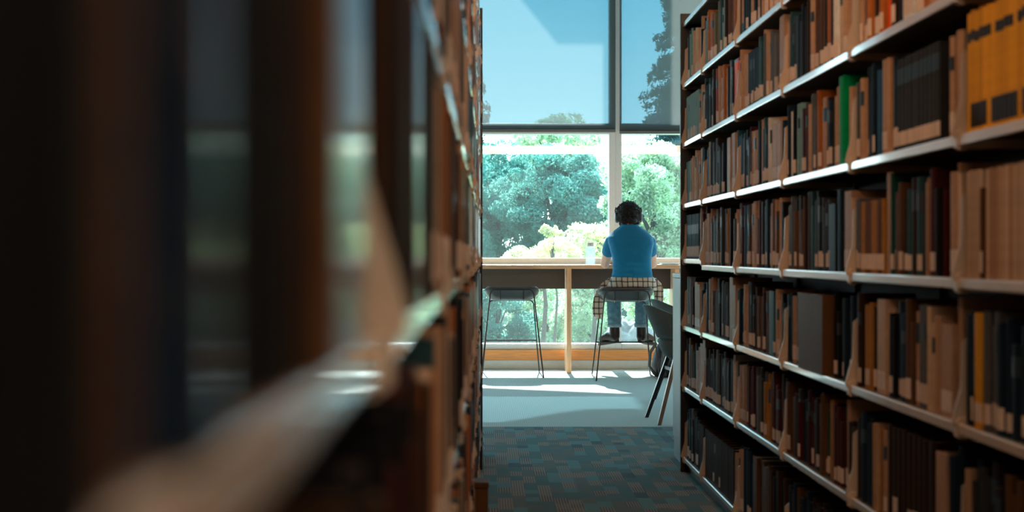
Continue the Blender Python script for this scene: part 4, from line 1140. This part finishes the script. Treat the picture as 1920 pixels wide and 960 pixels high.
def tree(name, x, y, zc, r, clumps, per, cr_, leaf, m, label, cat='tree', trunk=0.12):
    t = thing(name, label, cat, (x, y, -0.13))
    pts, nr, cc = crown_points((x, y, zc), r, clumps, per, cr_)
    keep = pts[:, 2] > -0.11
    leaf_mesh('foliage', pts[keep], nr[keep], leaf, m, t, (x, y, zc))
    mb = MB(); mb.tube([(x, y, -0.14), (x + .05, y, zc*0.5), (x, y + .05, zc)], [trunk, trunk*0.8, trunk*0.35], 10)
    for k in range(min(10, clumps)):
        e_ = Vector(cc[k]); s_ = Vector((x, y, max(0.05, min(zc, e_.z) - 0.45*abs(e_.x - x) - 0.2)))
        if e_.z < 0.1: continue
        mb.tube([s_, (s_ + e_)/2 + Vector((0, 0, 0.1)), e_], [trunk*0.35, trunk*0.22, trunk*0.08], 6)
    obj('trunk', mb, M['bark'], t, loc=(x, y, -0.13))
    return t
def PX(px, d): return (px - VX)*d/F_PX
def PZ(py, d): return CAM_Z - (py - VY)*d/F_PX
# big broadleaf behind the empty stool
d = 27.0
tree('broadleaf_tree', PX(1040, d), d, PZ(385, d), (1.15, 1.0, 0.95), 110, 380, 0.27, 0.038, M['leaf_teal'], 'round-crowned teal-green broadleaf tree in the middle of the wide pane')
tree('broadleaf_tree', PX(930, 29), 29, PZ(400, 29), (0.95, 0.9, 1.45), 100, 360, 0.29, 0.038, M['leaf_teal'], 'teal-green broadleaf tree rising beside the blurred bookcase edge')
tree('broadleaf_tree', PX(1225, 24), 24, PZ(400, 24), (0.85, 0.9, 1.25), 120, 380, 0.25, 0.036, M['leaf_green'], 'bright green tree filling the narrow pane beyond the person')
tree('broadleaf_tree', PX(1110, 31), 31, PZ(420, 31), (0.9, 0.9, 0.95), 80, 360, 0.29, 0.040, M['leaf_teal'], 'lower leafy tree between the round-crowned tree and the mullion')
tree('broadleaf_tree', PX(1420, 25), 25, PZ(390, 25), (1.0, 1.0, 1.2), 80, 220, 0.30, 0.050, M['leaf_green'], 'green tree hidden mostly by the tall bookcase end')
tree('broadleaf_tree', PX(820, 27), 27, PZ(390, 27), (1.0, 1.0, 1.6), 70, 220, 0.30, 0.050, M['leaf_teal'], 'teal tree standing furthest along the garden past the empty stool')
# sunlit bushes below the pane
tree('flowering_shrub', PX(1110, 17.4), 17.4, PZ(462, 17.4), (0.36, 0.3, 0.22), 45, 200, 0.13, 0.030, M['leaf_yellow'], 'sunlit yellow-green shrub just behind the water bottle', 'shrub', 0.03)
tree('flowering_shrub', PX(1015, 16.4), 16.4, PZ(482, 16.4), (0.40, 0.3, 0.16), 40, 200, 0.13, 0.030, M['leaf_yellow'], 'pale sunlit shrub with upright sprays above the counter', 'shrub', 0.03)
tree('flowering_shrub', PX(1036, 15.6), 15.6, PZ(452, 15.6), (0.13, 0.10, 0.18), 22, 60, 0.035, 0.026, M['leaf_yellow'], 'upright pale sprays rising above the sunlit shrubs', 'shrub', 0.015)
for k, (px, py, d, rx, rz, m, lb) in enumerate((
        (930, 590, 18.8, 0.50, 0.62, 'leaf_teal', 'dark leafy shrub seen below the counter behind the empty stool'),
        (1020, 600, 20.1, 0.45, 0.60, 'leaf_green', 'green shrub seen below the counter beside the wooden leg panel'),
        (1105, 590, 18.8, 0.42, 0.62, 'leaf_green', 'bright shrub seen below the counter beside the jeans'),
        (1170, 570, 21.6, 0.40, 0.60, 'leaf_teal', 'shrub growing behind the grey boulder'),
        (1235, 590, 20.2, 0.45, 0.60, 'leaf_green', 'green shrub seen through the gap above the chair rims'),
        (850, 580, 20.4, 0.5, 0.6, 'leaf_teal', 'shrub behind the end of the blurred bookcase'))):
    tree('shrub', PX(px, d), d, PZ(py, d), (rx, 0.4, rz), 60, 210, 0.15, 0.030, M[m], lb, 'shrub', 0.03)
# sprays standing up from the pale shrub
# boulder
rb = MB(); bx, by = PX(1178, 17.8), 17.8
rb.ellipsoid((bx, by, 0.02), (0.30, 0.20, 0.26), 24, 16)
def rk(co):
    c = Vector((bx, by, .02)); k = 1 + 0.35*mnoise.noise(co*5.0) + 0.18*mnoise.noise(co*13.0)
    return c + (co - c)*k
bo = remeshed('boulder', rb, M['rock'], 0.018, loc=(bx, by, -0.12), smooth_it=0, disp=rk)
tag(bo, 'grey boulder in the garden visible between the two boots', 'boulder')

def conifer(x, y, h, rad, label, seed, tilt=1.0):
    rg = np.random.default_rng(seed)
    t = thing('conifer_tree', label, 'tree', (x, y, -0.13))
    mb = MB(); mb.tube([(x, y, -0.14), (x, y, h)], [0.16, 0.02], 10)
    obj('trunk', mb, M['bark'], t, loc=(x, y, -0.13))
    P = []; Nn = []
    bm = MB()
    for k in range(430):
        z = 0.5 + (h - 0.5) * (k/430) ** 0.95
        ln = rad * (1 - (z/h)) ** 0.8 * rg.uniform(0.55, 1.2) + 0.12
        a = rg.uniform(0, 2*math.pi)
        n = int(150 + 200*ln)
        tt = rg.uniform(0.08, 1, n)
        pts = np.stack([x + math.cos(a)*ln*tt, y + math.sin(a)*ln*tt, z - 0.28*ln*tt**1.5 + 0.10*tt], 1)
        w = 0.13*(1.1 - tt)*ln*0.6 + 0.03
        pts[:, 0] += rg.normal(size=n)*w*abs(math.sin(a)) ; pts[:, 1] += rg.normal(size=n)*w*abs(math.cos(a)); pts[:, 2] += rg.normal(size=n)*0.05 - 0.10*rg.uniform(0, 1, n)
        P.append(pts); Nn.append(np.tile([0, 0, -1.0], (n, 1)))
    leaf_mesh('foliage', np.concatenate(P), np.concatenate(Nn), 0.048, M['leaf_dark'], t, (x, y, h*0.5))
conifer(PX(1300, 34), 34, PZ(-190, 34), 1.9, 'tall dark conifer seen through the narrow blind', 7)
conifer(PX(868, 36), 36, PZ(20, 36), 1.25, 'dark conifer with drooping boughs past the blurred bookcase', 9)
tree('broadleaf_tree', PX(1045, 44), 44, PZ(300, 44), (1.3, 1.0, 1.35), 70, 200, 0.36, 0.075, M['leaf_green'], 'distant tree top showing faintly through the wide blind')
